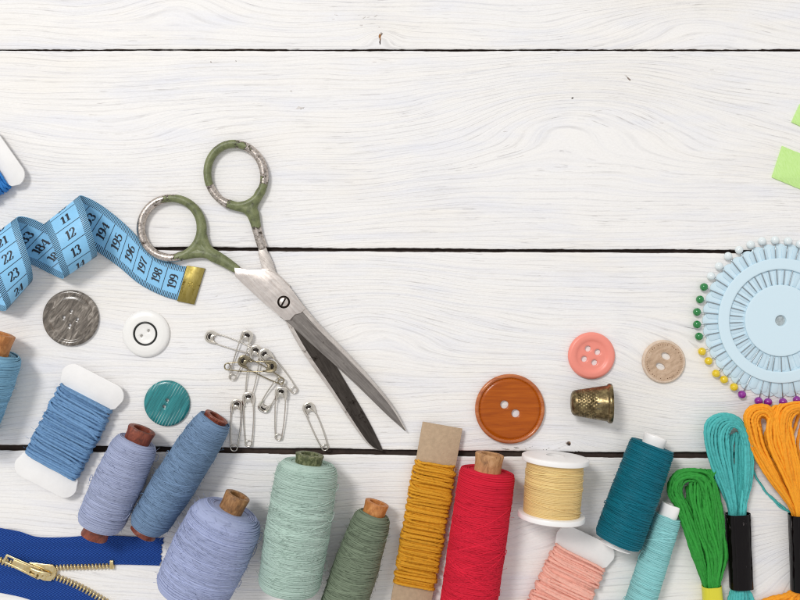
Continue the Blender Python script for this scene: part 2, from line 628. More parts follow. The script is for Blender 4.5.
def spool(name, label, bottom, top, prof, mthread, mcore, core_top=None, core_bot=None, pitch=1.15, tr=.66, seed=1,
          slant=.0, n_str=18, n_fuzz=120, lump=.35, group='spools of thread along the bottom of the table', hole=.62, rise=(.06, .3), jr=.07,
          core_name='core', loops=3, corehole_mat=None, z_extra=0.0):
    """bottom/top: plan points of the ends of the wound body; prof: [(0..1 from bottom, apparent radius)]; core: (apparent radius at the tip, length)"""
    Rm = max(q[1] for q in prof)
    k = (D - Rm) / D
    R = Rm * k
    z = R + z_extra
    if core_top and core_top[0] * k > R:
        z = core_top[0] * k
    pb, pt = P(bottom[0], bottom[1], z), P(top[0], top[1], z)
    L = float(np.linalg.norm((pt - pb)[:2]))
    ang = math.atan2(pt[1] - pb[1], pt[0] - pb[0]) - PI / 2
    T = thing(name, label, 'thread spool', (pb[0], pb[1], 0), ang, group)
    rf0 = smooth_prof([(a, b * k) for a, b in prof])
    r_ = np.random.default_rng(seed)
    ph = r_.uniform(0, 6, 6)

    def rf(q):
        return rf0(q) + lump * (np.sin(q * 17 + ph[0]) * .4 + np.sin(q * 41 + ph[1]) * .35 + np.sin(q * 7 + ph[2]) * .4) * np.clip(np.minimum(q, 1 - q) * 9, 0, 1)
    m = MB()
    pr = [(rf(q) - .2, q * L) for q in np.linspace(0, 1, 40)]
    rc = (core_top or core_bot or (5, 1))[0] * k * .9
    pr = [(rc, pr[0][1] + .3)] + pr + [(rc, pr[-1][1] - .3)]
    m.lathe(pr, 44, z)
    wind(m, L, rf, z, pitch, tr, seed, slant=slant, jr=jr)
    # end shoulders: turns of thread on the end faces
    for end, y in ((0, .2), (1, L - .2)):
        R0 = float(rf(end))
        for j in range(5):
            rr = R0 - j * 1.6 - .4
            if rr <= rc:
                break
            a = np.arange(40) * 2 * PI / 40
            m.tube(np.stack([rr * np.cos(a), np.full(40, y) + (-.3 if end == 0 else .3) * (1 - j * .2) + .3 * np.sin(a * 3 + j), z + rr * np.sin(a)], 1), tr, 5, closed=True)
    strands(m, L, rf, z, tr * .75, seed + 3, int(n_str * 1.5), rise=rise, lift=.6)
    if n_fuzz:
        fuzz(m, L, rf, z, seed + 5, int(n_fuzz * 1.8))
    for q in range(loops):      # slack loops standing off the winding
        tt, a_ = r_.uniform(.1, .9), r_.choice([.05, PI - .05]) + r_.normal(0, .25)
        R0 = float(rf(tt))
        u_ = np.linspace(0, 1, 20)
        Rl = R0 + r_.uniform(1.5, 4.0) * np.sin(u_ * PI)
        aa = a_ + (u_ - .5) * r_.uniform(.25, .6)
        m.tube(np.stack([Rl * np.cos(aa), tt * L + r_.uniform(3, 8) * np.sin(u_ * 2 * PI) * .6, z + Rl * np.sin(aa)], 1), .35, 5, attr=-.3)
    m.build('thread', mthread, T, local=True)
    for spec, sgn, y in ((core_top, 1, L), (core_bot, -1, 0)):
        if not spec:
            continue
        cr, cl = spec[0] * k, spec[1]
        c = MB()
        fl = spec[2] if len(spec) > 2 else .5
        h = hole * cr
        pr = [(cr * .94, y - sgn * 12), (cr * .95, y), (cr * .96, y + sgn * cl * .5), (cr + fl * .3, y + sgn * (cl - 1.2)), (cr + fl * .3 - .2, y + sgn * (cl - .35)), (cr - .6, y + sgn * cl), (h + .7, y + sgn * cl), (h, y + sgn * (cl - .7)), (h * .97, y + sgn * (cl - 12)), (.1, y + sgn * (cl - 12))]
        jr_ = r_.uniform(0, 6)
        c.lathe(pr, 40, z, jit=lambda yy, a: .22 * np.sin(3 * a + jr_) + .15 * np.sin(7 * a + yy * .7))
        c.build(core_name, mcore, T, local=True, auto=38)
    return T, L, z, rf


# ------------------------------------------------------------------ cores
W_red = mat_wood('red_brown_core', '451d13', '7b3a27', '9f553c', .45, (.25, .12, .25), .4)
W_tan = mat_wood('tan_core', '7a5637', 'b5875a', 'cda378', .6, (.3, .12, .3), .4)
W_brown = mat_wood('brown_core', '5f4328', '94693f', 'b78b5c', .55, (.3, .12, .3), .4)
W_olive = mat_wood('olive_core', '2e3420', '59603c', '9a9a76', .55, (.3, .2, .3), .4)
W_orange = mat_wood('orange_core', '8d5322', 'bd7a3f', 'd89a5c', .5, (.3, .12, .3), .3)
M_whiteplastic = mat_plain('white_plastic', 'f2f0ee', .35, spec=.4)

spool('thread_spool', 'lilac grey thread on a red-brown wooden core, its lower end over the blue zipper', (99, 525), (137, 441),
      [(0, 20), (.06, 23), (.5, 24), (.9, 22.5), (.97, 20.5), (1, 18)], mat_thread('lilac_thread', 'a1a9c4', .16), W_red, (13.6, 13, 1.2), (13.2, 13, .8), seed=21, slant=.05)
spool('thread_spool', 'slim dusty blue thread on a dark red-brown core, beside the teal button', (147, 527), (214.5, 420),
      [(0, 16), (.05, 19.5), (.35, 21.5), (.7, 20.5), (.94, 18.5), (1, 16)], mat_thread('dusty_blue_thread', '728ba8', .2), W_red, (12.6, 4.5, .6), (13.5, 8, .6), seed=32, slant=.12, n_str=34, rise=(.1, .45), n_fuzz=260)
spool('thread_spool', 'fat lilac thread spool with a light brown wooden core, the widest spool', (190, 594), (231, 510),
      [(0, 33), (.06, 37), (.5, 39), (.86, 37), (.95, 33), (1, 26)], mat_thread('pale_lilac_thread', 'a1aaca', .15), W_brown, (12.8, 16, .8), (12.5, 5, .5), seed=43, slant=.06, n_fuzz=260, n_str=26)
spool('thread_spool', 'large mint green thread spool on an olive wooden core', (288.5, 589), (308.5, 463),
      [(0, 27), (.04, 30.5), (.5, 32), (.93, 30.5), (.98, 28), (1, 24)], mat_thread('mint_thread', 'adc3b8', .14), W_olive, (14, 9, 1.4), (18, 2, .3), seed=54, slant=.03, n_str=40, rise=(.1, .5), pitch=1.25, n_fuzz=320)
spool('thread_spool', 'dark sage green thread spool with an orange-tan core, beside the mustard card', (338, 622), (373.5, 514),
      [(0, 21), (.1, 22.5), (.55, 22), (.74, 20), (.92, 18.5), (.97, 17.5), (1, 14)], mat_thread('sage_thread', '74806c', .2), W_orange, (12, 12, .8), None, seed=65, slant=.1, n_str=34, rise=(.08, .35), pitch=1.5, tr=.85, n_fuzz=200)
spool('thread_spool', 'tall bright red thread spool on a tan wooden core', (464, 636), (487.5, 471),
      [(0, 26), (.04, 28), (.9, 27.8), (.98, 27.3), (1, 26)], mat_thread('red_thread', 'd0223a', .14), W_tan, (14, 17, 1.4), None, seed=76, slant=.02, n_str=44, rise=(.1, .5), n_fuzz=90, lump=.25)
spool('thread_spool', 'sky blue thread spool with an orange-brown core, under the tape measure coil', (-32, 436), (-5.5, 353),
      [(0, 22), (.1, 24), (.6, 26.5), (.9, 26.5), (.97, 25), (1, 21)], mat_thread('sky_blue_thread', '82b0ca', .16), W_orange, (13.6, 20, 2.0), None, seed=87, slant=.12, n_str=26, group=None)
# teal and pale aqua machine-thread tubes with white plastic ends
spool('thread_spool', 'dark teal machine thread on a white plastic tube, beside the green skein', (617.5, 541.5), (652.5, 445.5),
      [(0, 21.5), (.03, 23.2), (.5, 23.2), (.97, 22), (1, 21)], mat_thread('teal_thread', '0c6678', .18, rough=.5, sheen=.08), M_whiteplastic, (11.5, 10, .3), (14, 6, 4), seed=98, slant=-.04, pitch=1.25, tr=.7, n_str=18, n_fuzz=24, lump=.12, core_name='tube_end', rise=(.05, .25))
spool('thread_spool', 'slim pale aqua machine thread on a white plastic tube, under the green skein', (632, 628), (667.5, 517),
      [(0, 14.5), (.5, 14), (.96, 13.2), (1, 12.6)], mat_thread('aqua_thread', '90cccd', .12, rough=.55), M_whiteplastic, (9.6, 13, .2), None, seed=109, slant=-.03, pitch=1.25, tr=.7, n_str=10, n_fuzz=16, lump=.1, core_name='tube_end', rise=(.05, .2))
# loose ends on the teal spool
# ------------------------------------------------------------------ yellow thread on a white flanged reel
R = 33.4 * (D - 33) / D
pb, pt = P(551, 519, R), P(555.5, 456, R)
L = float(np.linalg.norm((pt - pb)[:2]))
T = thing('thread_reel', 'pale yellow thread on a white plastic reel with wide round rims', 'thread spool', (pb[0], pb[1], 0), math.atan2(pt[1] - pb[1], pt[0] - pb[0]) - PI / 2, 'spools of thread along the bottom of the table')
m = MB()
rb = 26.5
rfy = smooth_prof([(0, rb), (.5, rb + .6), (1, rb)])
rfq = lambda q: rfy(q)
m.lathe([(rfq(q) - .5, 5 + q * (L - 10)) for q in np.linspace(0, 1, 12)], 48, R)
wind(m, L - 11, rfq, R, .95, .62, 77, y0=5.5, jr=.05, seg=44)
strands(m, L - 11, rfq, R, .6, 78, 7, y0=5.5, rise=(.03, .2))
# a diagonal slack end
a = np.linspace(PI * .95, .05, 30)
p = np.stack([(rb + 1.3) * np.cos(a), 5.5 + (L - 11) * (.32 - .26 * np.linspace(0, 1, 30)), R + (rb + 1.3) * np.sin(a)], 1)
m.tube(p, .6, 5, mat=0)
m.build('thread', mat_thread('yellow_thread', 'e2c384', .1, rough=.45, spec=.5), T, local=True)
for y, sg in ((0, 1), (L, -1)):
    c = MB()
    prof = [(9, y - sg * .6), (12, y - sg * .2), (26, y - sg * 0), (R - 1.2, y + sg * .2), (R - .2, y + sg * .9), (R, y + sg * 2), (R, y + sg * 4), (R - .4, y + sg * 5.2), (R - 1.6, y + sg * 5.8), (20, y + sg * 5.9), (9, y + sg * 6)]
    c.lathe(prof, 64, R)
    c.lathe([(9, y - sg * .5), (9, y + sg * 30)], 32, R)
    c.build('rim', M_whiteplastic, T, local=True, auto=40)


# ------------------------------------------------------------------ floss wound on cards
def bobbin(name, label, bottom, top, hw, hh, mthread, mcard, card_out, cname='card', pitch=2.6, tr=1.3, seed=1, group='threads wound on flat cards', card_t=1.6, layers=3, slant=.04, bulge=None, z=None):
    """card_out: outline in local px (x across, y along from the lower end of the winding)"""
    z = hh + tr + .3 if z is None else z
    pb, pt = P(bottom[0], bottom[1], z + hh), P(top[0], top[1], z + hh)
    L = float(np.linalg.norm((pt - pb)[:2]))
    ang = math.atan2(pt[1] - pb[1], pt[0] - pb[0]) - PI / 2
    T = thing(name, label, 'thread card', (pb[0], pb[1], 0), ang, group)
    rf = bulge or (lambda q: 1.0 - .04 * np.cos(np.asarray(q) * 2 * PI) * 0 - .05 * np.clip(1 - np.minimum(q, 1 - q) * 12, 0, 1))
    m = MB()
    for la in range(layers):
        sl = slant * (1 if la % 2 else -1.2)
        wind(m, L - 1, rf, z, pitch * (1 + .25 * la), tr, seed + la * 7, y0=.5, flat=(hw - tr - (layers - 1 - la) * .9, hh - (layers - 1 - la) * 1.4), slant=sl, jr=.4, seg=64, ksides=7, ply=9.0)
    m.box((0, L / 2, z), (hw - 4) * 2, L - 2, hh * 1.2)
    fuzz(m, L, lambda q: hh + tr * .6, z, seed + 1, 10)
    rq = np.random.default_rng(seed)
    for _ in range(110):        # stray fibres on the face and the edges
        x, y = rq.uniform(-hw, hw), rq.uniform(1, L - 1)
        d_ = norm([rq.normal(0, 1), rq.normal(0, .6), 0]); l_ = rq.uniform(1.5, 4.5)
        p0 = np.array([x, y, z + hh + tr * .5])
        m.tube(np.array([p0, p0 + d_ * l_ * .5 + [0, 0, .6], p0 + d_ * l_ + [0, rq.normal(0, .6), .5]]), .13, 3)
    m.build('thread', mthread, T, local=True)
    c = MB()
    c.prism([(x, y if y < L * .5 else y - 0) for x, y in card_out(L)], z - card_t / 2, z + card_t / 2, .4)
    c.build(cname, mcard, T, local=True, auto=35)
    return T


def dogbone(w, ext0, ext1, r=12):
    def f(L):
        out = []
        nwst = w - 7
        def corner(cx, cy, a0, rr):
            for i in range(7):
                a = a0 + (PI / 2) * i / 6
                out.append((cx + rr * math.cos(a), cy + rr * math.sin(a)))
        out.extend([(nwst, L - 2), (nwst, 2)])
        out.append((w - 3, -1))
        corner(w - r * .5, -ext0 * .42, 0, r * .5) if False else None
        # lower end
        for i in range(9):
            a = -PI / 2 * i / 8
            out.append((w - r + r * math.cos(a), -ext0 + r + r * math.sin(a)))
        for i in range(9):
            a = -PI / 2 - PI / 2 * i / 8
            out.append((-w + r + r * math.cos(a), -ext0 + r + r * math.sin(a)))
        out.append((-w + 3, -1))
        out.extend([(-nwst, 2), (-nwst, L - 2), (-w + 3, L + 1)])
        for i in range(9):
            a = PI - PI / 2 * i / 8
            out.append((-w + r + r * math.cos(a), L + ext1 - r + r * math.sin(a)))
        for i in range(9):
            a = PI / 2 - PI / 2 * i / 8
            out.append((w - r + r * math.cos(a), L + ext1 - r + r * math.sin(a)))
        out.append((w - 3, L + 1))
        return out
    return f


M_card = mat_plain('white_card', 'eeecea', .6, bump=.15, bscale=.3, var=.03)
M_kraft = mat_plain('kraft_board', 'b59c80', .85, bump=.5, bscale=.5, var=.1, vscale=.25)
bobbin('thread_card', 'cornflower blue cotton wound on a white card with rounded ends, near the grey button', (48.5, 467), (85, 396.5), 30, 6.5,
       mat_floss('cornflower_floss', '6d93ba'), M_card, dogbone(33.5, 23, 23), seed=5, pitch=2.5)
bobbin('thread_card', 'coral pink cotton wound on a white card with a rounded end', (545, 636), (581.5, 558), 29.5, 6,
       mat_floss('coral_floss', 'f1b09f', .14), M_card, dogbone(31, 24, 23), seed=15, pitch=3.0, tr=1.45)
bobbin('thread_card', 'white card wound with royal blue cotton, cut off by the frame above the tape measure', (-46, 187), (-9, 161), 31, 6,
       mat_floss('royal_floss', '2f7bc4'), M_card, dogbone(33, 20, 20), seed=25, group=None)
bobbin('thread_card', 'mustard yellow yarn wound round a long strip of brown cardboard', (414, 587), (436, 464), 22, 5.5,
       mat_floss('mustard_floss', 'cf9424', .2), M_kraft, lambda L: [(-20, -62), (20, -62), (20, L + 38), (-20, L + 38)], cname='cardboard', seed=35, pitch=2.5, tr=1.4, card_t=3.0, slant=.02)


# ------------------------------------------------------------------ buttons
def button(name, label, cx, cy, R, top, holes, mats, edge_h, group='loose buttons', z0=0.0, mat_fn=None, extra=None):
    """top: [(r, z)] from rim to centre; holes: [(dx, dy, a, b, rot)] in plan px"""
    T = thing(name, label, 'button', (cx - 400, 300 - cy, 0), 0, group)
    rad = sorted({r for r, _ in top if r > 0} | {R})
    prof = sorted(top)
    pr, pz = [q[0] for q in prof], [q[1] for q in prof]
    dense = sorted(set(np.concatenate([np.array(rad), np.arange(3, R, 2.2)]).tolist()))
    pts, edges = [], []
    for i, r in enumerate(dense):
        n = 72 if r > R * .55 else (36 if r > R * .25 else 14)
        for j in range(n):
            a = 2 * PI * (j + .5 * (i % 2)) / n
            x, y = r * math.cos(a), r * math.sin(a)
            ok = True
            for (hx, hy, ha, hb, hr) in holes:
                dx, dy = x - hx, y + hy
                u = dx * math.cos(hr) + dy * math.sin(hr)
                v = -dx * math.sin(hr) + dy * math.cos(hr)
                if (u / (ha + 1.1)) ** 2 + (v / (hb + 1.1)) ** 2 < 1:
                    ok = False
            if ok or r >= R:
                pts.append((x, y, 0))
    outer = len(pts)
    lips = []
    for (hx, hy, ha, hb, hr) in holes:
        for grow, dz in ((.8, 0), (0.0, .55)):
            idx = []
            for j in range(22):
                a = 2 * PI * j / 22
                u, v = (ha + grow) * math.cos(a), (hb + grow) * math.sin(a)
                idx.append(len(pts))
                pts.append((hx + u * math.cos(hr) - v * math.sin(hr), -hy + u * math.sin(hr) + v * math.cos(hr), dz))
            for j in range(22):
                edges.append((idx[j], idx[(j + 1) % 22]))
        lips.append(idx)
    vv, ee, ff, ov, oe, of = delaunay_2d_cdt([Vector(p[:2]) for p in pts], edges, [], 0, 1e-5)
    dz = np.zeros(len(vv))
    for i, o in enumerate(ov):
        if o:
            dz[i] = pts[o[0]][2]
    V = np.array([(v.x, v.y, 0) for v in vv])
    rr = np.hypot(V[:, 0], V[:, 1])
    V[:, 2] = np.interp(rr, pr, pz) - dz + z0
    F, Mi = [], []
    for f in ff:
        c = V[list(f)].mean(0)
        inside = False
        for (hx, hy, ha, hb, hr) in holes:
            dx, dy = c[0] - hx, c[1] + hy
            u = dx * math.cos(hr) + dy * math.sin(hr)
            v = -dx * math.sin(hr) + dy * math.cos(hr)
            if (u / ha) ** 2 + (v / hb) ** 2 < .985:
                inside = True
        if not inside:
            a, b, c_ = V[f[0]], V[f[1]], V[f[2]]
            F.append(list(f) if (b[0] - a[0]) * (c_[1] - a[1]) - (b[1] - a[1]) * (c_[0] - a[0]) > 0 else list(f)[::-1])
    m = MB()
    off = np.array([cx - 400, 300 - cy, 0])
    for f in F:
        c = V[f].mean(0)
        Mi.append(mat_fn(math.hypot(c[0], c[1])) if mat_fn else 0)
    m.add(V + off, F, 0)
    m.m[-len(F):] = Mi
    # rim wall and underside
    ze = float(np.interp(R, pr, pz)) + z0
    m.lathe([(R, ze), (R, z0 + edge_h * .5), (R - .8, z0 + .25), (R - 2.2, z0)], 72, axis='z', cx=off[0], cy=off[1], mat=mat_fn(R) if mat_fn else 0)
    for idx, (hx, hy, ha, hb, hr) in zip(lips, holes):
        ring = np.array([pts[i] for i in idx])
        zt = np.interp(np.hypot(ring[:, 0], ring[:, 1]), pr, pz) + z0 - .55
        n = len(ring)
        v = np.concatenate([np.stack([ring[:, 0], ring[:, 1], zt], 1), np.stack([ring[:, 0], ring[:, 1], np.full(n, z0)], 1)]) + off
        m.add(v, [[j, j + n, (j + 1) % n + n, (j + 1) % n] for j in range(n)], mat_fn(0) if mat_fn else 0)
    m.build('disc', mats, T, auto=50)
    if extra:
        extra(T, off)
    return T


# dark pearly button
t = NT('grey_pearl')
f = t.noise(t.obj((.05, .22, .1), (0, 0, -.9)), 1, 4, .6, 1.6)
f2 = t.noise(t.obj((.1, .1, .1)), 1, 3)
b_ = t.ramp(f, [(.3, hexc('3f3832')), (.46, hexc('6b635a')), (.56, hexc('857c72')), (.7, hexc('b3aaa0'))])
t.set(Base_Color=t.mix(t.ramp(f2, [(.5, 0.0), (.75, .5)]), b_, hexc('4a423b')), Roughness=.22, Coat_Weight=.3)
M_pearl = t.mat
button('sewing_button', 'dark grey-brown pearly button with four small holes, below the tape measure', 71.5, 318, 28,
       [(28, 2.2), (27.6, 3.2), (26.8, 3.9), (25.2, 4.2), (23.6, 3.9), (22.6, 2.6), (21.4, 2.3), (20.4, 2.9), (18.5, 3.1), (12, 2.6), (0, 2.3)],
       [(.5, -7, 1.7, 1.7, 0), (-7, -1, 1.7, 1.7, 0), (6.5, 1, 1.7, 1.7, 0), (-1, 7, 1.7, 1.7, 0)], M_pearl, 2.4)
# white button with a black ring
M_wbtn = NT('white_button_resin').set(Base_Color=hexc('f0eeea'), Roughness=.3, Subsurface_Weight=.25, Subsurface_Radius=(.004, .004, .004), Subsurface_Scale=1.0).mat
M_blackring = mat_plain('black_enamel', '141613', .3)


def blk(T, off):
    m = MB()
    m.lathe([(10.0, 4.1), (10.3, 4.75), (11.2, 4.9), (12.0, 4.7), (12.2, 4.1)], 64, axis='z', cx=off[0], cy=off[1])
    m.build('black_ring', M_blackring, T)


button('sewing_button', 'white button with a thin black ring round its two holes', 146.5, 333.5, 23.6,
       [(23.6, 1.6), (23.2, 2.6), (21.5, 3.8), (18, 4.6), (13.5, 4.7), (12.3, 4.4), (10, 4.3), (6, 3.6), (0, 3.4)],
       [(3, -3, 1.6, 1.6, 0), (-4, 2.2, 1.6, 1.6, 0)], M_wbtn, 2.0, extra=blk)
# teal button with fine stripes
t = NT('teal_striped')
sp = t.n('ShaderNodeSeparateXYZ')
t.l(t.obj((1, 1, 1), (0, 0, .50)), sp.inputs[0])
st = t.math('MULTIPLY_ADD', t.math('SINE', t.math('MULTIPLY', sp.outputs[0], 2.3)), .5, .5)
st = t.ramp(st, [(.72, 0.0), (.9, 1.0)])
nm = t.ramp(t.noise(t.obj((.05, .03, .05), (0, 0, .5), (3, 4, 0)), 1, 2), [(.5, .02), (.68, .6)])
b_ = t.ramp(t.noise(t.obj((.5, .04, .1), (0, 0, .5)), 1, 3), [(.3, hexc('14686c')), (.7, hexc('2f9093'))])
t.set(Base_Color=t.mix(t.math('MULTIPLY', st, nm), b_, hexc('c8e2e0')), Roughness=.25, Coat_Weight=.2)
t.bump(st, .2)
button('sewing_button', 'small glossy teal button with fine pale stripes and two tiny holes', 167.5, 403, 22.8,
       [(22.8, 2.0), (22.3, 3.0), (20.5, 3.7), (16, 4.0), (8, 3.6), (0, 3.2)],
       [(.5, -3.2, 1.7, 1.7, 0), (-2.6, 3, 1.7, 1.7, 0)], t.mat, 2.4)
# big brown wooden button
M_brownb = mat_wood('brown_wood_button', '94430a', 'a9520a', 'b86014', .28, (.02, .35, .1), .05, .15)
M_brownb.node_tree.nodes['Principled BSDF'].inputs['Specular IOR Level'].default_value = .25
M_brownrim = mat_wood('brown_button_rim', '94481a', 'b3602a', 'c67a42', .28, (.05, .3, .1), .1, .5)
button('sewing_button', 'large orange-brown wooden button with a raised rim and two holes', 509.5, 408.5, 34.8,
       [(34.8, 3.0), (34.4, 4.6), (33.4, 5.5), (32.2, 5.5), (31.2, 4.6), (30.6, 3.0), (29.8, 3.2), (28.8, 4.1), (27, 4.2), (16, 3.7), (0, 3.5)],
       [(-5.5, -4.3, 4.1, 4.1, 0), (5.6, 4.5, 4.1, 4.1, 0)], [M_brownb, M_brownrim], 4, mat_fn=lambda r: 1 if r > 30.7 else 0)
# coral button
M_coral = mat_plain('coral_plastic', 'ef9080', .35, spec=.45, bump=.05)
button('sewing_button', 'coral pink plastic button with a sunken centre and four holes', 591, 355.5, 23.4,
       [(23.4, 2.2), (22.9, 3.6), (21.2, 5.0), (18.5, 5.3), (16.2, 4.9), (14.8, 3.7), (13.9, 3.2), (8, 3.0), (0, 3.0)],
       [(-3.6, -7, 3.1, 3.1, 0), (6, -3.6, 3.1, 3.1, 0), (-7.3, 3.3, 3.1, 3.1, 0), (2.8, 6.8, 3.1, 3.1, 0)], M_coral, 2.6)
# beige wooden button with two long holes
t = NT('beige_wood_button')
f = t.noise(t.obj((.3, .14, .1), (0, 0, .9)), 1, 6, .7)
t.set(Base_Color=t.ramp(f, [(.3, hexc('a3886f')), (.5, hexc('bfa287')), (.7, hexc('cfb59c'))]), Roughness=.6)
t.bump(t.noise(t.obj((.8, .25, .6), (0, 0, .9)), 1, 4), .12)
M_beige = t.mat
M_beigerim = mat_plain('beige_rim', 'd3bda8', .6, var=.12, vscale=.3, bump=.1)


def rings(T, off):
    m = MB()
    for i in range(46):     # burnt dots round the rim
        a = 2 * PI * i / 46
        if random.random() < .75:
            m.sphere((off[0] + 17.0 * math.cos(a), off[1] + 17.0 * math.sin(a), 3.62), random.uniform(.3, .55), 8, 4, sz=.3)
    m.build('burnt_dots', mat_plain('burnt_wood', '7a5a44', .8), T)


button('sewing_button', 'small beige wooden button with two slanted oval holes', 663, 361.5, 21.6,
       [(21.6, 1.8), (21.2, 3.2), (20.4, 3.8), (19.6, 3.8), (19.0, 3.3), (18.0, 3.5), (14, 3.5), (13.4, 3.2), (12.8, 3.4), (8, 3.2), (0, 3.0)],
       [(2.3, -5.4, 5.2, 3.3, -.5), (-3.2, 4.8, 5.2, 3.3, -.5)], [M_beige, M_beigerim], 2.4, extra=rings, mat_fn=lambda r: 1 if r > 19.2 else 0)

# ------------------------------------------------------------------ thimble
t = NT('aged_brass')
f = t.noise(t.obj((.16, .16, .16)), 1, 5, .65)
t.set(Base_Color=t.ramp(f, [(.32, hexc('3f3521')), (.5, hexc('75664a')), (.68, hexc('a5936a'))]), Metallic=1.0, Roughness=t.ramp(f, [(.3, .42), (.7, .24)]))
t.bump(f, .25)
M_thim = t.mat
zt = 17
pl, prr = P(572.5, 403.2, zt), P(612, 403.0, zt)
T = thing('thimble', 'dented old brass thimble lying on its side, below the coral button', 'thimble', (pl[0], pl[1], 0), -PI / 2)
Lt = float(np.linalg.norm(prr - pl))
m = MB()
# local: y from closed end (0) to open rim (L); hollow shell
r0, r1 = 12.6, 17.6
outp = [(.1, -1.6), (5, -1.4), (9, -.7), (11.4, .6), (12.6, 2.8)]
body = [(r0 + (r1 - r0) * q, 2.8 + (Lt - 8) * q) for q in np.linspace(.02, 1, 60)]
rim = [(r1 + .2, Lt - 4.9), (r1 + 1.0, Lt - 4.5), (r1 + 1.7, Lt - 3.5), (r1 + 1.9, Lt - 2), (r1 + 1.6, Lt - .6), (r1 + .8, Lt), (r1 - .3, Lt - .1), (r1 - .9, Lt - 1.2)]
inner = [(r1 - 1.2, Lt - 6), (r0 - .6, 4), (.1, 2.2)]


def dimple(y, a):
    d = np.zeros_like(y + a)
    row = np.floor((y + 2) / 2.3)
    v = ((y + 2) / 2.3) % 1 - .5
    u = (a * 24 / (2 * PI) + .5 * (row % 2)) % 1 - .5
    dd = (u / .36) ** 2 + (v / .38) ** 2
    zone = (y > 5.5) & (y < Lt * .60)
    return np.where(zone & (dd < 1), -.75 * (1 - dd), 0)


n1 = len(outp) + len(body)
tilt = math.atan2(r1 + 1.9 - r0, Lt) * .8
m.lathe(outp + body + rim + inner, 144, 0, jit=lambda y, a: dimple(y, a) * (y < Lt - 7))
v = m.v[0]
# lie it down: rotate about x so that the lower side rests on the table
ct, st_ = math.cos(tilt), math.sin(tilt)
v = np.stack([v[:, 0], v[:, 1] * ct - v[:, 2] * st_, v[:, 1] * st_ + v[:, 2] * ct], 1)
v[:, 2] -= v[:, 2].min()
m.v[0] = v
o = m.build('thimble_shell', M_thim, T, local=True, auto=55)
# soldered patch on the side
m = MB()
pts = np.array([(-3, -4), (3, -4), (3.4, 0), (3, 4), (-3, 4), (-3.4, 0)])
yy, zz = Lt * .70, None
rp = r0 + (r1 - r0) * .72
vv_ = []
for q in (0, .35):
    for (x, y) in pts:
        a = PI / 2 - .05 + x / rp
        R_ = rp + (y * .12) + .05 + q
        vv_.append((R_ * math.cos(a), yy + y, R_ * math.sin(a)))
vv_ = np.array(vv_)
vv_ = np.stack([vv_[:, 0], vv_[:, 1] * ct - vv_[:, 2] * st_, vv_[:, 1] * st_ + vv_[:, 2] * ct], 1)
src = np.stack([v[:, 0], v[:, 1], v[:, 2]], 1)
zmin0 = None
base_l = np.concatenate([np.stack([[q[0]], [q[1]]], 1) for q in (outp + body + rim + inner)])
low = min(y * st_ - r * ct for r, y in base_l)
vv_[:, 2] -= low
m.add(vv_, [[j, (j + 1) % 6, (j + 1) % 6 + 6, j + 6] for j in range(6)] + [[6, 7, 8, 9, 10, 11]])
m.build('worn_patch', mat_plain('grey_metal_patch', '8f8a7c', .35, 1.0), T, local=True)

# ------------------------------------------------------------------ scissors
t = NT('worn_green_paint')
pm_ = t.attr('mask')
n1_ = t.noise(t.obj((.14, .14, .14)), 1, 5, .65)
n2_ = t.noise(t.obj((.5, .5, .5)), 1, 3, .6)
k_ = t.math('ADD', pm_, t.math('MULTIPLY', t.math('SUBTRACT', n1_, .5), 1.9))
chip = t.ramp(k_, [(.36, 0.0), (.43, 1.0), (.49, 1.0), (.53, 0.0)])
k_ = t.ramp(k_, [(.46, 0.0), (.49, 1.0)])
met = t.ramp(n2_, [(.3, hexc('948a80')), (.55, hexc('cac0b8')), (.8, hexc('eae2da'))])
met = t.mix(t.ramp(n1_, [(.55, 0.0), (.66, .8)]), met, hexc('4a3f38'))
grn = t.ramp(n1_, [(.3, hexc('505537')), (.52, hexc('70774f')), (.75, hexc('868a62'))])
grn = t.mix(t.ramp(n2_, [(.62, 0.0), (.72, .8)]), grn, hexc('4c4a30'))
t.set(Base_Color=t.mix(t.math('MULTIPLY', chip, .75), t.mix(k_, met, grn), hexc('3a3026')), Metallic=t.math('SUBTRACT', 1.0, k_), Roughness=t.math('MULTIPLY_ADD', k_, .1, .32))
t.bump(t.math('ADD', k_, t.math('MULTIPLY', n2_, .3)), .6)
M_handle = t.mat
M_steel_l = mat_metal('pale_steel', 'd9cdc5', 'f3ebe4', .28, (.03, .5, .5), math.radians(45), -.045, '8b7f75')
M_steel_d = mat_metal('dark_worn_steel', '77706b', 'a59e98', .3, (.5, .03, .5), math.radians(-45), .01, '2d2722')
M_steel_b = mat_metal('black_worn_steel', '3b3632', '544e49', .42, (.5, .05, .5), math.radians(-30), .05, '221c18')
M_edge = mat_metal('ground_edge_steel', 'c9bfb7', 'ece4dc', .28, (.5, .06, .5), math.radians(-45), .02, '4e453e')
T = thing('scissors', 'old steel scissors with worn green painted handles, lying open on the boards', 'scissors', (285 - 400, 300 - 302, 0))


def xy(pts):
    return [(x - 400, 300 - y) for x, y in pts]


def w3(pts, z):
    return np.array([(x - 400, 300 - y, z) for x, y in pts], float)


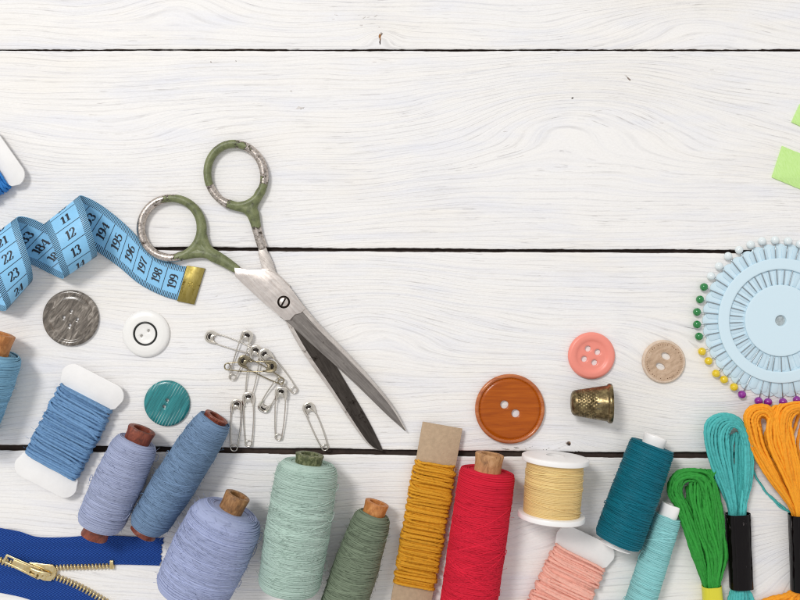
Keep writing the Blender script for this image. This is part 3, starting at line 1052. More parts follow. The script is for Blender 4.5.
# lower blade (belongs to the upper ring)
def blade(up, lo, z0, z1, frac, mats, bevel_side, name):
    """up/lo: matched plan points along both edges; a ridge at FRAC across splits bright strip and hollow-ground face"""
    up, lo = spline(np.array(up, float), 4), spline(np.array(lo, float), 4)
    n = len(up)
    fr = np.broadcast_to(np.asarray(frac, float), (len(frac) if np.ndim(frac) else 1,))
    fr = np.interp(np.linspace(0, 1, n), np.linspace(0, 1, len(fr)), fr)[:, None]
    mid = up + (lo - up) * fr
    th = np.linspace(1, .55, n)[:, None]

    def z(p, h):
        return np.concatenate([np.stack([p[:, 0] - 400, 300 - p[:, 1]], 1), h], 1)
    zt, zb = z0 + (z1 - z0) * th, np.full((n, 1), z0)
    hi_u, hi_l = (zt - .5, zt * .55 + zb * .45) if bevel_side == 'lo' else (zt * .55 + zb * .45, zt - .5)
    ix = lambda c, i: c * n + i
    cols = [z(up, zb), z(up, hi_u), z(mid, zt), z(lo, hi_l), z(lo, zb)]
    m = MB()
    fs, ms = [], []
    for i in range(n - 1):
        for c in range(5):
            c2 = (c + 1) % 5
            fs.append([ix(c, i), ix(c, i + 1), ix(c2, i + 1), ix(c2, i)])
            ms.append({0: 0, 1: 0, 2: 1, 3: 1, 4: 1}[c] if bevel_side == 'lo' else {0: 1, 1: 1, 2: 0, 3: 0, 4: 1}[c])
    fs.append([ix(c, 0) for c in range(5)][::-1]); ms.append(0)
    fs.append([ix(c, n - 1) for c in range(5)]); ms.append(1)
    m.add(np.concatenate(cols), fs)
    m.m = ms
    return m


# blade 2 (lower in the stack): runs from the right ring shank down to the left-hand tip
m = blade([(268, 262), (283, 282), (303, 312), (322, 342), (344, 379), (365, 414), (378, 439), (383, 450.5)],
          [(262, 270), (274, 296), (288, 325), (305, 355), (330, 390), (351, 421.5), (368, 444), (381, 450.5)], 1.2, 4.4, [.75, .78, .8, .82, .85, .9], [M_steel_b, M_edge], 'up', 'blade')
m.prism(xy([(259.5, 238), (266, 246), (273, 262), (276, 272), (290, 285), (291, 295), (280, 308), (272, 292), (263, 270), (259, 254)]), 1.5, 4.8, .5, mat=0)
m.build('blade', [M_edge, M_steel_b], T, auto=30)
# blade 1 on top
m = blade([(287, 283), (305.5, 307), (321, 325), (340.5, 345), (365, 371), (386, 396), (398, 414), (406, 430)],
          [(281, 317), (290, 323.5), (312.5, 344), (337, 366), (361.5, 389), (386, 413), (396, 422), (405, 430)], 5.1, 8.4, [.16, .2, .22, .22, .2, .22, .3], None, 'lo', 'blade')
m.prism(xy([(236, 268), (243, 268.5), (252, 270), (266, 269.5), (274, 272), (283, 279), (292, 289), (301, 301.5), (306, 308.5), (302, 313), (296, 314.5), (291, 320), (286, 320), (281, 316), (262, 300), (248, 287), (237, 277)]), 5.3, 9.6, .7, mat=2)
m.build('blade', [M_edge, M_steel_d, M_steel_l], T, auto=30)


def ring_handle(cx, cy, rx, ry, rot, wid, paint, shank, shr, shm, webs=(), name='handle', zc=4.6, hole_shift=0.0, egg=0.0):
    n = 72
    a = np.arange(n) * 2 * PI / n
    ex = rx * np.cos(a) * (1 + egg * np.sin(a))
    ey = ry * np.sin(a)
    x = cx + ex * math.cos(rot) - ey * math.sin(rot)
    y = cy + ex * math.sin(rot) + ey * math.cos(rot)
    p = np.stack([x - 400, 300 - y, np.full(n, zc)], 1)
    ad = (np.degrees(np.arctan2(300 - y - (300 - cy), x - cx))) % 360     # 0 = right, 90 = up
    w = np.interp(ad, [0, 90, 180, 270, 360], wid + [wid[0]])
    pm = np.array([paint(q) for q in ad])
    m = MB()
    an_ = np.arange(14) * 2 * PI / 14
    wear = np.maximum(0, -np.cos(an_)) ** 2 * .62 + np.maximum(0, np.cos(an_)) ** 4 * .25     # paint rubbed off along the outer and inner edge
    m.tube(p, w, 14, closed=True, up=(0, 0, 1), ry=np.full(n, 4.2), attr=pm[:, None] - wear[None, :] * (.75 + .25 * np.sin(np.arange(n) * .5))[:, None])
    pa0 = p[int(np.argmin(np.linalg.norm(p[:, :2] - np.array([shank[1][0] - 400, 300 - shank[1][1]]), axis=1)))]
    sp_ = spline([tuple(pa0)] + [(q[0] - 400, 300 - q[1], q[2]) for q in shank[1:]], 6)
    sr = np.interp(np.linspace(0, 1, len(sp_)), np.linspace(0, 1, len(shr)), shr)
    sm = np.interp(np.linspace(0, 1, len(sp_)), np.linspace(0, 1, len(shm)), shm)
    m.tube(sp_, sr, 14, up=(0, 0, 1), ry=np.minimum(sr, 4.0) * .95, attr=sm)
    i0 = int(np.argmin(np.linalg.norm(p[:, :2] - np.array([shank[1][0] - 400, 300 - shank[1][1]]), axis=1)))
    for sg in (1, -1):
        wb = [p[(i0 + sg * k_) % n] for k_ in (15, 12, 9, 6)] + [(p[(i0 + sg * 3) % n] * .45 + np.array([shank[2][0] - 400, 300 - shank[2][1], shank[2][2]]) * .55)] + [np.array([shank[3][0] - 400, 300 - shank[3][1], shank[3][2]])]
        q = spline(wb, 6)
        rr = np.interp(np.linspace(0, 1, len(q)), [0, .2, .5, .75, 1], [2.6, 3.6, 4.8, 4.6, 3.6])
        pa = [pm[(i0 + sg * k_) % n] for k_ in (15, 12, 9, 6)] + [1, 1]
        m.tube(q, rr, 14, up=(0, 0, 1), ry=np.minimum(rr, 4.0), attr=np.interp(np.linspace(0, 1, len(q)), np.linspace(0, 1, 6), pa))
    o = m.build(name, M_handle, T)
    md = o.modifiers.new('weld_shape', 'REMESH')
    md.mode = 'VOXEL'
    md.voxel_size = .55 * U
    md.use_smooth_shade = True
    sm = o.modifiers.new('soften', 'SMOOTH')
    sm.factor = .6
    sm.iterations = 9
    dg = bpy.context.evaluated_depsgraph_get()
    me = bpy.data.meshes.new_from_object(o.evaluated_get(dg))
    # carry the paint mask over to the welded skin
    from mathutils.kdtree import KDTree
    src, mk_ = np.concatenate(m.v), np.concatenate(m.a)
    old = o.data
    kd = KDTree(len(old.vertices))
    for v_ in old.vertices:
        kd.insert(v_.co, v_.index)
    kd.balance()
    vals = []
    for v_ in me.vertices:
        near = kd.find_n(v_.co, 3)
        wsum = sum(1 / (d_ + 1e-6) for _, _, d_ in near)
        vals.append(sum(mk_[i_] / (d_ + 1e-6) for _, i_, d_ in near) / wsum)
    o.modifiers.clear()
    o.data = me
    me.name = name
    if not me.materials:
        me.materials.append(M_handle)
    for p_ in me.polygons:
        p_.use_smooth = True
        p_.material_index = 0
    at = me.attributes.get('mask') or me.attributes.new('mask', 'FLOAT', 'POINT')
    at.data.foreach_set('value', np.array(vals, np.float32))
    return o


def paint_left(a):      # bare on the far left, painted from the top round the right side to the bottom
    return np.interp(a, [0, 60, 85, 110, 130, 250, 275, 300, 330, 360], [1, 1, .8, .35, .12, .08, .3, .8, 1, 1])


def paint_right(a):
    return np.interp(a, [0, 25, 50, 70, 100, 150, 200, 206, 255, 262, 290, 320, 345, 360], [.2, .15, .2, .5, .9, 1, 1, .05, .1, .9, 1, 1, .6, .2])


ring_handle(172.5, 228.5, 30.3, 29.8, 0, [5.2, 4.0, 4.3, 4.3], paint_left,
            [(197, 246, 4.6), (205, 250.8, 4.8), (215, 256, 5), (226, 262, 5.4), (235, 267.8, 5.8), (241, 271.5, 6.0)], [3.2, 5.4, 6.6, 5.6, 4.8, 3.8], [1, 1, 1, 1, .75, .1],
            webs=[[(202, 226, 4.6, 4.0), (203, 238, 4.7, 4.6), (208, 247.5, 4.8, 4.8), (218, 256, 5, 4.2)], [(180, 258, 4.6, 3.8), (193, 256, 4.7, 4.4), (205, 254.5, 4.8, 4.6), (218, 258.5, 5, 4.2)]])
ring_handle(236.8, 175.5, 28, 31.2, math.radians(-20), [4.4, 4.2, 4.0, 4.0], paint_right,
            [(243, 202, 4.6), (249, 206.5, 4.6), (253.5, 214, 4.4), (256, 223, 4.0), (258.3, 233, 3.8), (261.5, 243, 3.4), (264, 249, 3.2)], [3.0, 5.4, 6.6, 5.2, 4.6, 5.0, 4.6], [1, 1, 1, .85, .1, 0, 0],
            webs=[[(262.5, 182, 4.6, 3.6), (260.5, 195, 4.6, 4.4), (257, 206, 4.5, 4.6), (255.5, 217, 4.4, 3.8)], [(228, 203, 4.6, 3.6), (240, 205.5, 4.6, 4.4), (248.5, 210, 4.5, 4.4), (254.5, 219, 4.4, 3.8)]])
# screw
m = MB()
cx_, cy_ = 285 - 400, 300 - 302
m.lathe([(6.3, 9.2), (6.3, 9.9), (5.6, 10.4), (5.2, 9.9), (4.7, 9.9), (4.4, 10.5), (3.6, 11.0), (.05, 11.2)], 36, axis='z', cx=cx_, cy=cy_, mat=0)
m.m = [0 if (i // 36) < 4 else 1 for i in range(len(m.f))]
m.box((cx_, cy_, 11.0), 8.4, 1.7, .7, math.radians(62), 0)
m.build('screw', [mat_plain('screw_dark', '2b2521', .5, 1.0), M_steel_l], T, auto=35)


# ------------------------------------------------------------------ measuring tape
SEC = [  # edge A plan x, y, z ; edge B plan x, y, z
    (192, 267.5, 1.2, 181, 301, 1.2), (176, 264.5, 1.4, 166, 297, 1.4), (160, 258, 1.8, 150, 290, 1.6), (146.5, 247, 2.4, 136, 281.5, 2.0), (131, 230, 3, 119, 267, 2.4),
    (115, 215.5, 4, 98, 252, 3), (97, 202.5, 7, 71, 234, 6), (80.5, 195.5, 17, 46, 224, 16), (83, 204, 28, 46.5, 231, 27), (88.5, 221, 34, 53, 246, 33),
    (94, 240, 32, 59, 264, 31), (97, 252.5, 22, 63.5, 275, 21), (95, 256, 12, 62, 278.5, 11), (84, 249, 4.5, 51, 274, 4), (67, 238, 2.4, 35, 266, 2.2), (49, 227, 3, 18, 259.5, 3),
    (31, 218.5, 8, -4, 250, 8), (18, 217, 18, -17, 244, 17), (18.5, 225, 28, -16, 251, 27), (25, 245, 34, -9, 270, 33), (31, 265, 31, 0, 292, 30), (32.5, 278, 21, 6, 307, 20),
    (29, 282, 11, 3, 311, 10), (15, 277, 4, -12, 307, 4), (-6, 267, 2.4, -32, 298, 2.4), (-30, 257, 2.4, -54, 290, 2.4), (-60, 246, 2.4, -80, 280, 2.4)]
EA = np.array([P(q[0], q[1], q[2]) for q in SEC])
EB = np.array([P(q[3], q[4], q[5]) for q in SEC])
EA, EB = spline(EA, 24), spline(EB, 24)
mid = (EA + EB) / 2
S = np.concatenate([[0], np.cumsum(np.linalg.norm(np.diff(mid, axis=0), axis=1))])
S7 = S[9 * 24]
tang = norm(np.gradient(mid, axis=0))
wv_ = norm(EA - EB)
NRM = norm(np.cross(wv_, tang))      # side that faces up on the flat run
if NRM[2][2] < 0:
    NRM = -NRM
CM = 17.2


def tp(s, w, off):
    """point at arc length s, w = 0 (edge B) .. 1 (edge A), off along the face normal"""
    s = np.asarray(s, float)
    out = []
    for E in (EB, EA, NRM):
        out.append(np.stack([np.interp(s, S, E[:, i]) for i in range(3)], -1))
    w = np.asarray(w, float)[..., None]
    return out[0] * (1 - w) + out[1] * w + norm(out[2]) * np.asarray(off, float)[..., None]


T = thing('tape_measure', 'curled sky blue tailor tape measure with black numbers and a brass end', 'tape measure', (170 - 400, 300 - 282, 0))
m = MB()
n = len(S)
TH = .35
nw = 7
ws = np.linspace(0, 1, nw)
top = np.stack([tp(S, np.full(n, w), np.full(n, TH)) for w in ws], 1)
bot = np.stack([tp(S, np.full(n, w), np.full(n, -TH)) for w in ws], 1)
gv = np.concatenate([top.reshape(-1, 3), bot.reshape(-1, 3)])
o2 = n * nw
fs = []
for i in range(n - 1):
    for j in range(nw - 1):
        a, b, c, d = i * nw + j, i * nw + j + 1, (i + 1) * nw + j + 1, (i + 1) * nw + j
        fs.append([a, d, c, b]); fs.append([o2 + a, o2 + b, o2 + c, o2 + d])
    for j in (0, nw - 1):
        a, d = i * nw + j, (i + 1) * nw + j
        fs.append([a, d, o2 + d, o2 + a] if j else [d, a, o2 + a, o2 + d])
m.add(gv, fs)
M_tape = mat_plain('blue_tape', '86c3ea', .38, spec=.45, var=.05, bump=.12, bscale=.6)
m.build('tape', M_tape, T)

# printed marks, both faces
INK = mat_plain('black_print', '17212e', .5)
mk = MB()


def quad_s(s0, s1, w0, w1, side, nseg=1):
    off = (TH + .13) * side
    ss = np.array([s0, s1, s1, s0])
    wws = np.array([w0, w0, w1, w1])
    v = tp(ss, wws, np.full(4, off))
    mk.add(v, [[0, 1, 2, 3]] if side > 0 else [[3, 2, 1, 0]])


def arc(cx, cy, rx, ry, a0, a1, n=14):
    return [(cx + rx * math.cos(math.radians(a0 + (a1 - a0) * i / n)), cy + ry * math.sin(math.radians(a0 + (a1 - a0) * i / n))) for i in range(n + 1)]


GL = {
    '0': [arc(.3, .5, .24, .46, 0, 360, 24)],
    '1': [[(.32, .04), (.32, .96)], [(.32, .96), (.1, .8)], [(.1, .03), (.54, .03)]],
    '2': [arc(.3, .72, .22, .24, 170, -30, 14) + [(.06, .05)], [(.04, .06), (.5, .06), (.56, .24)]],
    '3': [arc(.28, .74, .2, .22, 165, -80, 14), arc(.28, .27, .24, .25, 85, -165, 16)],
    '4': [[(.44, .02), (.44, .98)], ['thin', (.42, .96), (.0, .33)], [(.0, .31), (.62, .31)], [(.3, .03), (.58, .03)]],
    '5': [[(.52, .94), (.14, .94), (.12, .5)], arc(.28, .32, .25, .29, 130, -165, 18)],
    '6': [arc(.42, .5, .36, .47, 75, 190, 12), arc(.31, .28, .23, .26, 0, 360, 22)],
    '7': [[(.04, .78), (.08, .93), (.56, .93)], [(.56, .93), (.32, .5), (.24, .04)]],
    '8': [arc(.3, .73, .19, .22, 0, 360, 20), arc(.3, .26, .24, .25, 0, 360, 20)],
    '9': [arc(.29, .70, .23, .26, 0, 360, 22), arc(.18, .5, .36, .47, 10, -105, 12)],
}
GW = {'1': .52}


def glyph(txt, s_c, side, h=8.8, hs=.98):
    """number printed across the tape, read from edge B to edge A"""
    tot = sum(GW.get(c, .66) for c in txt)
    x0 = -tot / 2 * h * hs
    Wd = 37.0
    up_s = 1.0 if side > 0 else -1.0
    for c in txt:
        for st in GL[c]:
            thin = st[0] == 'thin'
            pl_ = np.array(st[1:] if thin else st, float)
            seg = [pl_[0]]
            for a, b in zip(pl_[:-1], pl_[1:]):
                k = max(1, int(np.linalg.norm(b - a) / .12))
                for i in range(1, k + 1):
                    seg.append(a + (b - a) * i / k)
            q = np.array(seg)
            tg = norm(np.gradient(q, axis=0))
            nn = np.stack([-tg[:, 1], tg[:, 0]], 1)
            hw = .035 + (.0 if thin else .07) * np.abs(tg[:, 1])[:, None] ** 1.5
            l_, r_ = q + nn * hw, q - nn * hw
            vs = []
            for e in (l_, r_):
                X = x0 + e[:, 0] * h * hs
                Yy = (e[:, 1] - .5) * h
                vs.append(tp(s_c + up_s * Yy, .5 + X / Wd, np.full(len(e), (TH + .16) * side)))
            n_ = len(q)
            v = np.concatenate(vs)
            fc = []
            for i in range(n_ - 1):
                f = [i, n_ + i, n_ + i + 1, i + 1]
                fc.append(f)
            mk.add(v, fc)
        x0 += GW.get(c, .66) * h * hs


Smax = S[-1] - 4
mm = CM / 10
s = 4.5
for side in (1, -1):
    i = 0
    ph = (14 - CM / 2) if side > 0 else ((S7 - CM / 2) % CM - CM)
    s = ph
    while s < Smax:
        if s > 1:
            ln = .17 if i % 10 and i % 5 else (.17 if i % 10 else .25)
            wd = .34
            quad_s(s - wd, s + wd, .0, ln, side)
            quad_s(s - wd, s + wd, 1 - ln, 1.0, side)
            if i % 10 == 0:
                quad_s(s - .3, s + .3, .2, .8, side)
        s += mm
        i += 1
for n_ in range(199, 165, -1):
    sc = 14 + (199 - n_) * CM
    if 8 < sc < Smax - 8:
        glyph(str(n_), sc, 1)
for n_ in range(1, 40):
    sc = S7 + (n_ - 12) * CM
    if 8 < sc < Smax - 8:
        glyph(str(n_), sc, -1)
mk.build('printed_scale', INK, T)
# brass end
M_brass = mat_metal('olive_brass', '8a7b3c', 'a2935a', .46, (.3, .05, .3), .3, .03, '5d4c18')
m = MB()
m.prism(xy([(187.5, 265.5), (205.5, 268.5), (194.5, 304.5), (177.5, 301)]), .25, 2.6, .5)
m.build('brass_end', M_brass, T, auto=35)
b = bpy.data.objects[[o.name for o in T.children if o.name.startswith('brass_end')][0]]
m = MB()
ca, sa = math.cos(math.radians(-72)), math.sin(math.radians(-72))
for seg in ([(-2.2, -2), (-2.2, 2)], [(-2.2, 2), (2.2, 2)], [(2.2, 2), (2.2, -.4)], [(-2.2, -2), (.6, -2)], [(-.2, 2), (-.2, -1)]):
    pp = np.array([(191.5 - 400 + x * ca - y * sa, 300 - 285 + x * sa + y * ca, 2.6) for x, y in seg])
    m.tube(pp, .45, 6)
o = m.build('stamped_mark', mat_plain('bright_brass', 'd6c06a', .25, 1.0), T)
o.parent = b

# ------------------------------------------------------------------ safety pins
M_nickel = NT('nickel_wire').set(Base_Color=hexc('d6d0c6'), Metallic=1.0, Roughness=.2).mat
M_cap = mat_metal('nickel_cap', 'c9c2b6', 'f0eae0', .2, (.2, .2, .2), 0, .0)
M_oldcap = mat_metal('brassy_cap', '857a62', 'b5aa90', .26, (.2, .2, .2), 0, .06, '3b3020')
M_capshade = mat_plain('painted_cap_shade', '241d18', .7)


def pin_parts(T, wmat, cmat, Lp=50.0):
    """local: cap centre near y=0, coil end at y=-Lp"""
    # cap: folded sheet with rolled sides, a dark sheet as the top slot and a tongue down the middle
    m = MB()
    plate = [(-4.2, -6.4), (-4.5, -1), (-4.2, 3), (-2.8, 5.2), (0, 6.0), (2.8, 5.2), (4.2, 3), (4.5, -1), (4.2, -6.2), (2.2, -3.2), (-2.2, -3.2)]
    m.prism(plate, .2, .8, 0)
    rim_ = spline([(-4.0, -7.5, 1.5), (-4.6, -4, 1.5), (-4.8, 0, 1.6), (-4.4, 3.2, 1.6), (-2.8, 5.6, 1.6), (0, 6.4, 1.6), (2.8, 5.6, 1.6), (4.4, 3.2, 1.6), (4.8, 0, 1.6), (4.6, -4, 1.5), (4.0, -7.5, 1.5)], 4)
    nr_ = len(rim_)
    m.tube(rim_, np.interp(np.linspace(0, 1, nr_), [0, .15, .5, .85, 1], [.75, 1.15, 1.35, 1.15, .75]), 8, ry=1.4, up=(0, 0, 1))
    m.prism([(-2.9, -4.6), (-2.2, -.6), (-1.2, 1.0), (1.2, 1.0), (2.2, -.6), (2.9, -4.6), (1.2, -2.4), (-1.2, -2.4)], 1.7, 2.5, .3)
    cap = m.build('cap', cmat, T, local=True, auto=40)
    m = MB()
    m.prism([(-2.6, 1.2), (-1.0, .4), (1.0, .4), (2.6, 1.2), (2.4, 3.2), (0, 4.4), (-2.4, 3.2)], .85, 1.0, 0)  # dark sheet on the plate, painted shade for the hollow above the tongue
    h = m.build('cap_shade_sheet', M_capshade, T, local=True)
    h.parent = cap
    m = MB()
    cr = 3.1
    pts = [(-4.7, -2, 1.3), (-4.8, -8, 1.3), (-4.7, -Lp * .4, 1.2), (-4.2, -Lp * .7, 1.1), (-3.4, -Lp + 4, 1.0)]
    coil = [(cr * math.cos(a) * 1.0, -Lp + cr * math.sin(a), 1.0 + .28 * i / 3) for i, a in enumerate(np.linspace(PI * .95, PI * 3.9, 17))]
    back = [(3.5, -Lp + 5, 2.2), (4.3, -Lp * .7, 1.9), (4.8, -Lp * .4, 1.6), (4.6, -7, 1.5), (4.2, -1, 1.5)]
    m.tube(spline(pts + coil + back, 4), .62, 6)
    m.build('wire', wmat, T, local=True)


pins = [  # cap plan, coil plan, z of cap end, z of coil end, old?, label
    (211.5, 337, 250, 350, .3, 2.5, False, 'open safety pin lying nearly level, topmost of the pin pile'),
    (246.5, 337, 232.5, 377, 3.0, .3, False, 'safety pin slanting across the end of the level topmost pin'),
    (255.5, 352, 248.5, 396, 3.2, .3, False, 'upright safety pin in the middle of the pile, under the brassy crosswise pin'),
    (270, 366.5, 227.5, 366.5, 6.4, 3.8, True, 'brassy safety pin lying crosswise over the pile with its dark cap to the scissors side'),
    (265.5, 355.5, 294, 390, 3.4, .3, False, 'safety pin slanting away from the pile towards the scissor blades'),
    (244.5, 361.5, 281, 381, 6.5, 3.5, True, 'brassy capped safety pin slanting down through the middle of the pile'),
    (264, 407, 281, 379, .3, 3.2, False, 'short looking safety pin pointing its bright cap down, at the foot of the pile'),
    (281, 393.5, 278.5, 437, 3.2, .3, False, 'long safety pin hanging straight below the pile, two pins from the blue spool'),
    (236.5, 406, 234, 448, .3, .3, False, 'safety pin closest to the dusty blue spool, its coil over the board gap'),
    (248.5, 399, 248.5, 443.5, .3, .3, False, 'upright safety pin next to the one by the dusty blue spool'),
    (309, 409, 325, 447.5, .3, .3, False, 'lone safety pin above the mint spool, away from the pile'),
]
protos = {}
for i, (cx, cy, ex, ey, z0, z1, old, lab) in enumerate(pins):
    a, b = P(cx, cy, z0 + 1.5), P(ex, ey, z1 + 1.5)
    d = b - a
    Lp = float(np.linalg.norm(d[:2]))
    ang = math.atan2(d[1], d[0]) + PI / 2
    nm = 'safety_pin'
    T = thing(nm, lab, 'safety pin', (a[0], a[1], z0), 0, 'safety pins in a loose pile')
    if old not in protos:
        pin_parts(T, M_oldcap if old else M_nickel, M_oldcap if old else M_cap, 46.0)
        protos[old] = T
    else:
        for ch in protos[old].children:
            c = ch.copy()
            C.objects.link(c)
            c.parent = T
            for g in ch.children:
                e = g.copy()
                C.objects.link(e)
                e.parent = c
    sc_ = Lp / 46.0
    T.scale = (min(1.14, max(1.05, sc_ * 1.1)), sc_, 1.0)
    T.rotation_euler = (math.atan2(z0 - z1, Lp), 0, ang)

# ------------------------------------------------------------------ zipper
t = NT('royal_blue_tape')
sp = t.n('ShaderNodeSeparateXYZ')
t.l(t.obj((1, 1, 1)), sp.inputs[0])
zig = t.math('ABSOLUTE', t.math('SUBTRACT', t.math('FRACT', t.math('MULTIPLY', sp.outputs[1], .075)), .5))
he = t.math('SINE', t.math('MULTIPLY', t.math('ADD', sp.outputs[0], t.math('MULTIPLY', zig, 26.0)), 1.7))
ny = t.noise(t.obj((.4, .4, .4)), 1, 3)
t.set(Base_Color=t.mix(t.math('MULTIPLY_ADD', he, .34, .36), hexc('16409a'), hexc('4576d0')), Roughness=.8, Specular_IOR_Level=.15)
t.bump(t.math('ADD', he, t.math('MULTIPLY', ny, 1.2)), .8)
M_ztape = t.mat
M_gold = mat_metal('gold_metal', 'd3b778', 'f2e3bb', .28, (.2, .2, .2), 0, .0)
T = thing('zipper', 'royal blue zipper with gold metal teeth and slider, half open', 'zipper', (50 - 400, 300 - 568, 0))


def zip_tape(A, B, frayed):
    A, B = spline([(x - 400, 300 - y, z) for x, y, z in A], 10), spline([(x - 400, 300 - y, z) for x, y, z in B], 10)
    n = len(A)
    m = MB()
    ws = np.linspace(0, 1, 13)
    g = A[:, None, :] * (1 - ws[None, :, None]) + B[:, None, :] * ws[None, :, None]
    if frayed:
        g[-1, :, 0] += np.random.default_rng(4).uniform(-1.6, 1.6, 13)
        g[-1, :, 1] += .5 * np.cos(np.arange(13) * 1.4)
    for j in range(13):
        rib = .5 if j in (11, 12) else (.15 if j in (9,) else 0)
        g[:, j, 2] += rib
    lo = g.copy(); lo[..., 2] -= 1.1
    v = np.concatenate([g.reshape(-1, 3), lo.reshape(-1, 3)])
    o2 = n * 13
    fs = []
    for i in range(n - 1):
        for j in range(12):
            q = [i * 13 + j, (i + 1) * 13 + j, (i + 1) * 13 + j + 1, i * 13 + j + 1]
            fs.append(q); fs.append([o2 + k for k in q[::-1]])
        for j in (0, 12):
            fs.append([i * 13 + j, o2 + i * 13 + j, o2 + (i + 1) * 13 + j, (i + 1) * 13 + j])
    fs += [[(n - 1) * 13 + j, (n - 1) * 13 + j + 1, o2 + (n - 1) * 13 + j + 1, o2 + (n - 1) * 13 + j] for j in range(12)]
    m.add(v, fs)
    m.build('cloth_tape', M_ztape, T, auto=60)
    return B


B1 = zip_tape([(-60, 516, 1.6), (-30, 521, 1.6), (0, 527.5, 2), (20, 531, 2.6), (38, 536.5, 2.2), (65, 537, 1.6), (95, 535, 1.5), (125, 536, 1.5), (163, 538, 1.4)],
              [(-60, 544, 1.6), (-30, 550, 1.6), (0, 557.5, 1.8), (20, 562.5, 2.2), (42, 566.5, 2.2), (65, 565.5, 1.6), (90, 565, 1.5), (122, 564, 1.5), (160, 565, 1.4)], True)
B2 = zip_tape([(-60, 580, 1.5), (-30, 586, 1.5), (0, 592, 1.8), (24, 597, 2), (45, 605, 1.8), (75, 620, 1.5), (110, 642, 1.5), (140, 662, 1.4)],
              [(-60, 547.5, 1.6), (-30, 553.5, 1.6), (0, 561, 1.8), (24, 567.5, 2.2), (50, 575, 2.0), (78, 586, 1.6), (108, 603, 1.5), (150, 630, 1.4)], False)


def teeth(B, s0, s1, sgn, name, phase=0.0, inset=0.0):
    d = np.concatenate([[0], np.cumsum(np.linalg.norm(np.diff(B, axis=0), axis=1))])
    m = MB()
    s = phase
    while s < d[-1]:
        p = np.array([np.interp(s, d, B[:, i]) for i in range(3)])
        q = np.array([np.interp(min(s + 1, d[-1]), d, B[:, i]) for i in range(3)])
        if s0 < p[0] + 400 < s1:
            tg = norm(q - p)
            a = math.atan2(tg[1], tg[0])
            nn = np.array([-math.sin(a), math.cos(a), 0]) * sgn
            c = p + nn * (.9 - inset) + np.array([0, 0, .1])
            m.box(c, 1.7, 5.6, 3.4, a)
            m.box(c + nn * .4 + np.array([0, 0, .1]), 1.1, 5.0, 3.7, a)
        s += 3.55
    return m


m = teeth(B1, -60, 113, -1, 'teeth')
m.build('teeth', M_gold, T)
m = teeth(B2, -60, 150, 1, 'teeth', 1.75)
m.build('teeth', M_gold, T)
m = MB()
m.prism(xy([(111, 559.5), (114.6, 559.5), (114.8, 568), (111.2, 568)]), .4, 4.2, .5)
m.build('end_stop', M_gold, T, auto=40)
# slider body
m = MB()
m.prism(xy([(27, 562.5), (33, 560.5), (48, 562.5), (55, 563), (58.5, 567), (57.5, 574), (53, 579.5), (46, 579), (30, 571.5)]), 4.0, 5.6, .6)
m.prism(xy([(28, 563), (33, 561), (48, 563), (55, 563.5), (58, 567), (57, 574), (53, 579), (46, 578.5), (30, 571)]), .05, .6, .1)
m.prism(xy([(52, 567.5), (58, 569.5), (56.5, 573.5), (51, 572)]), .6, 4.4, .2)
p = spline([(33 - 400, 300 - 566, 5.2), (34 - 400, 300 - 566.2, 8.0), (42 - 400, 300 - 569, 9.2), (51 - 400, 300 - 571.5, 8.2), (53.5 - 400, 300 - 572.5, 5.2)], 6)
m.tube(p, 1.9, 10, ry=1.1, up=(0, 0, 1))
sl = m.build('slider', M_gold, T, auto=40)
# pull tab with two openings (frame of four bars, a flat plate between)
ax = norm(np.array([44 - 12, -(573 - 558), 0.0]))
nx_ = np.array([-ax[1], ax[0], 0])
o0 = np.array([12 - 400, 300 - 557.5, 7.2])


def loc(u, v, z=0.0):
    q = o0 + ax * u + nx_ * v
    return (q[0], q[1])


m = MB()
zt0, zt1 = 6.6, 8.2
m.prism([loc(-2, -4.5), loc(34, -5.3), loc(34, -3.3), loc(-2, -2.6)], zt0, zt1, .35)
m.prism([loc(-2, 2.6), loc(34, 3.3), loc(34, 5.3), loc(-2, 4.5)], zt0, zt1, .35)
m.prism([loc(-4.4, -3.2), loc(-3.6, -4.5), loc(-1.9, -4.5), loc(-1.9, 4.5), loc(-3.6, 4.5), loc(-4.4, 3.2)], zt0, zt1, .35)
m.prism([loc(4.6, -2.7), loc(24, -3.2), loc(24, 3.2), loc(4.6, 2.7)], zt0, zt1 - .25, .3)
m.prism([loc(29.5, -3.4), loc(31.8, -3.4), loc(31.8, 3.4), loc(29.5, 3.4)], zt0, zt1 - .1, .3)
m.prism([loc(31.5, -5.2), loc(35, -5), loc(37, -3), loc(37, 3), loc(35, 5), loc(31.5, 5.2), loc(31.5, 4.0), loc(34, 3.0), loc(34, -3.0), loc(31.5, -4.0)], zt0, zt1, .3)
o = m.build('pull_tab', M_gold, T, auto=40)
o.parent = sl

# ------------------------------------------------------------------ embroidery skeins
def strand(m, ctrl, r, seed, n=14, mat=0, k=8, wob=.35):
    rr = np.random.default_rng(seed)
    q = [P(x, y, z) for x, y, z in ctrl]
    p = spline(q, n)
    nn = len(p)
    u = np.linspace(0, 1, nn)
    for ax_ in range(2):
        p[:, ax_] += wob * (np.sin(u * rr.uniform(5, 14) + rr.uniform(0, 6)) + .5 * np.sin(u * rr.uniform(18, 34) + rr.uniform(0, 6))) * np.sin(u * PI)
    rad = r * (1 + .10 * np.sin(u * nn * 1.1 + rr.uniform(0, 6)))
    m.tube(p, rad, k, mat=mat, ply=9.0 * r / 1.75, ply_amp=.07, attr=rr.uniform(-1, 1))


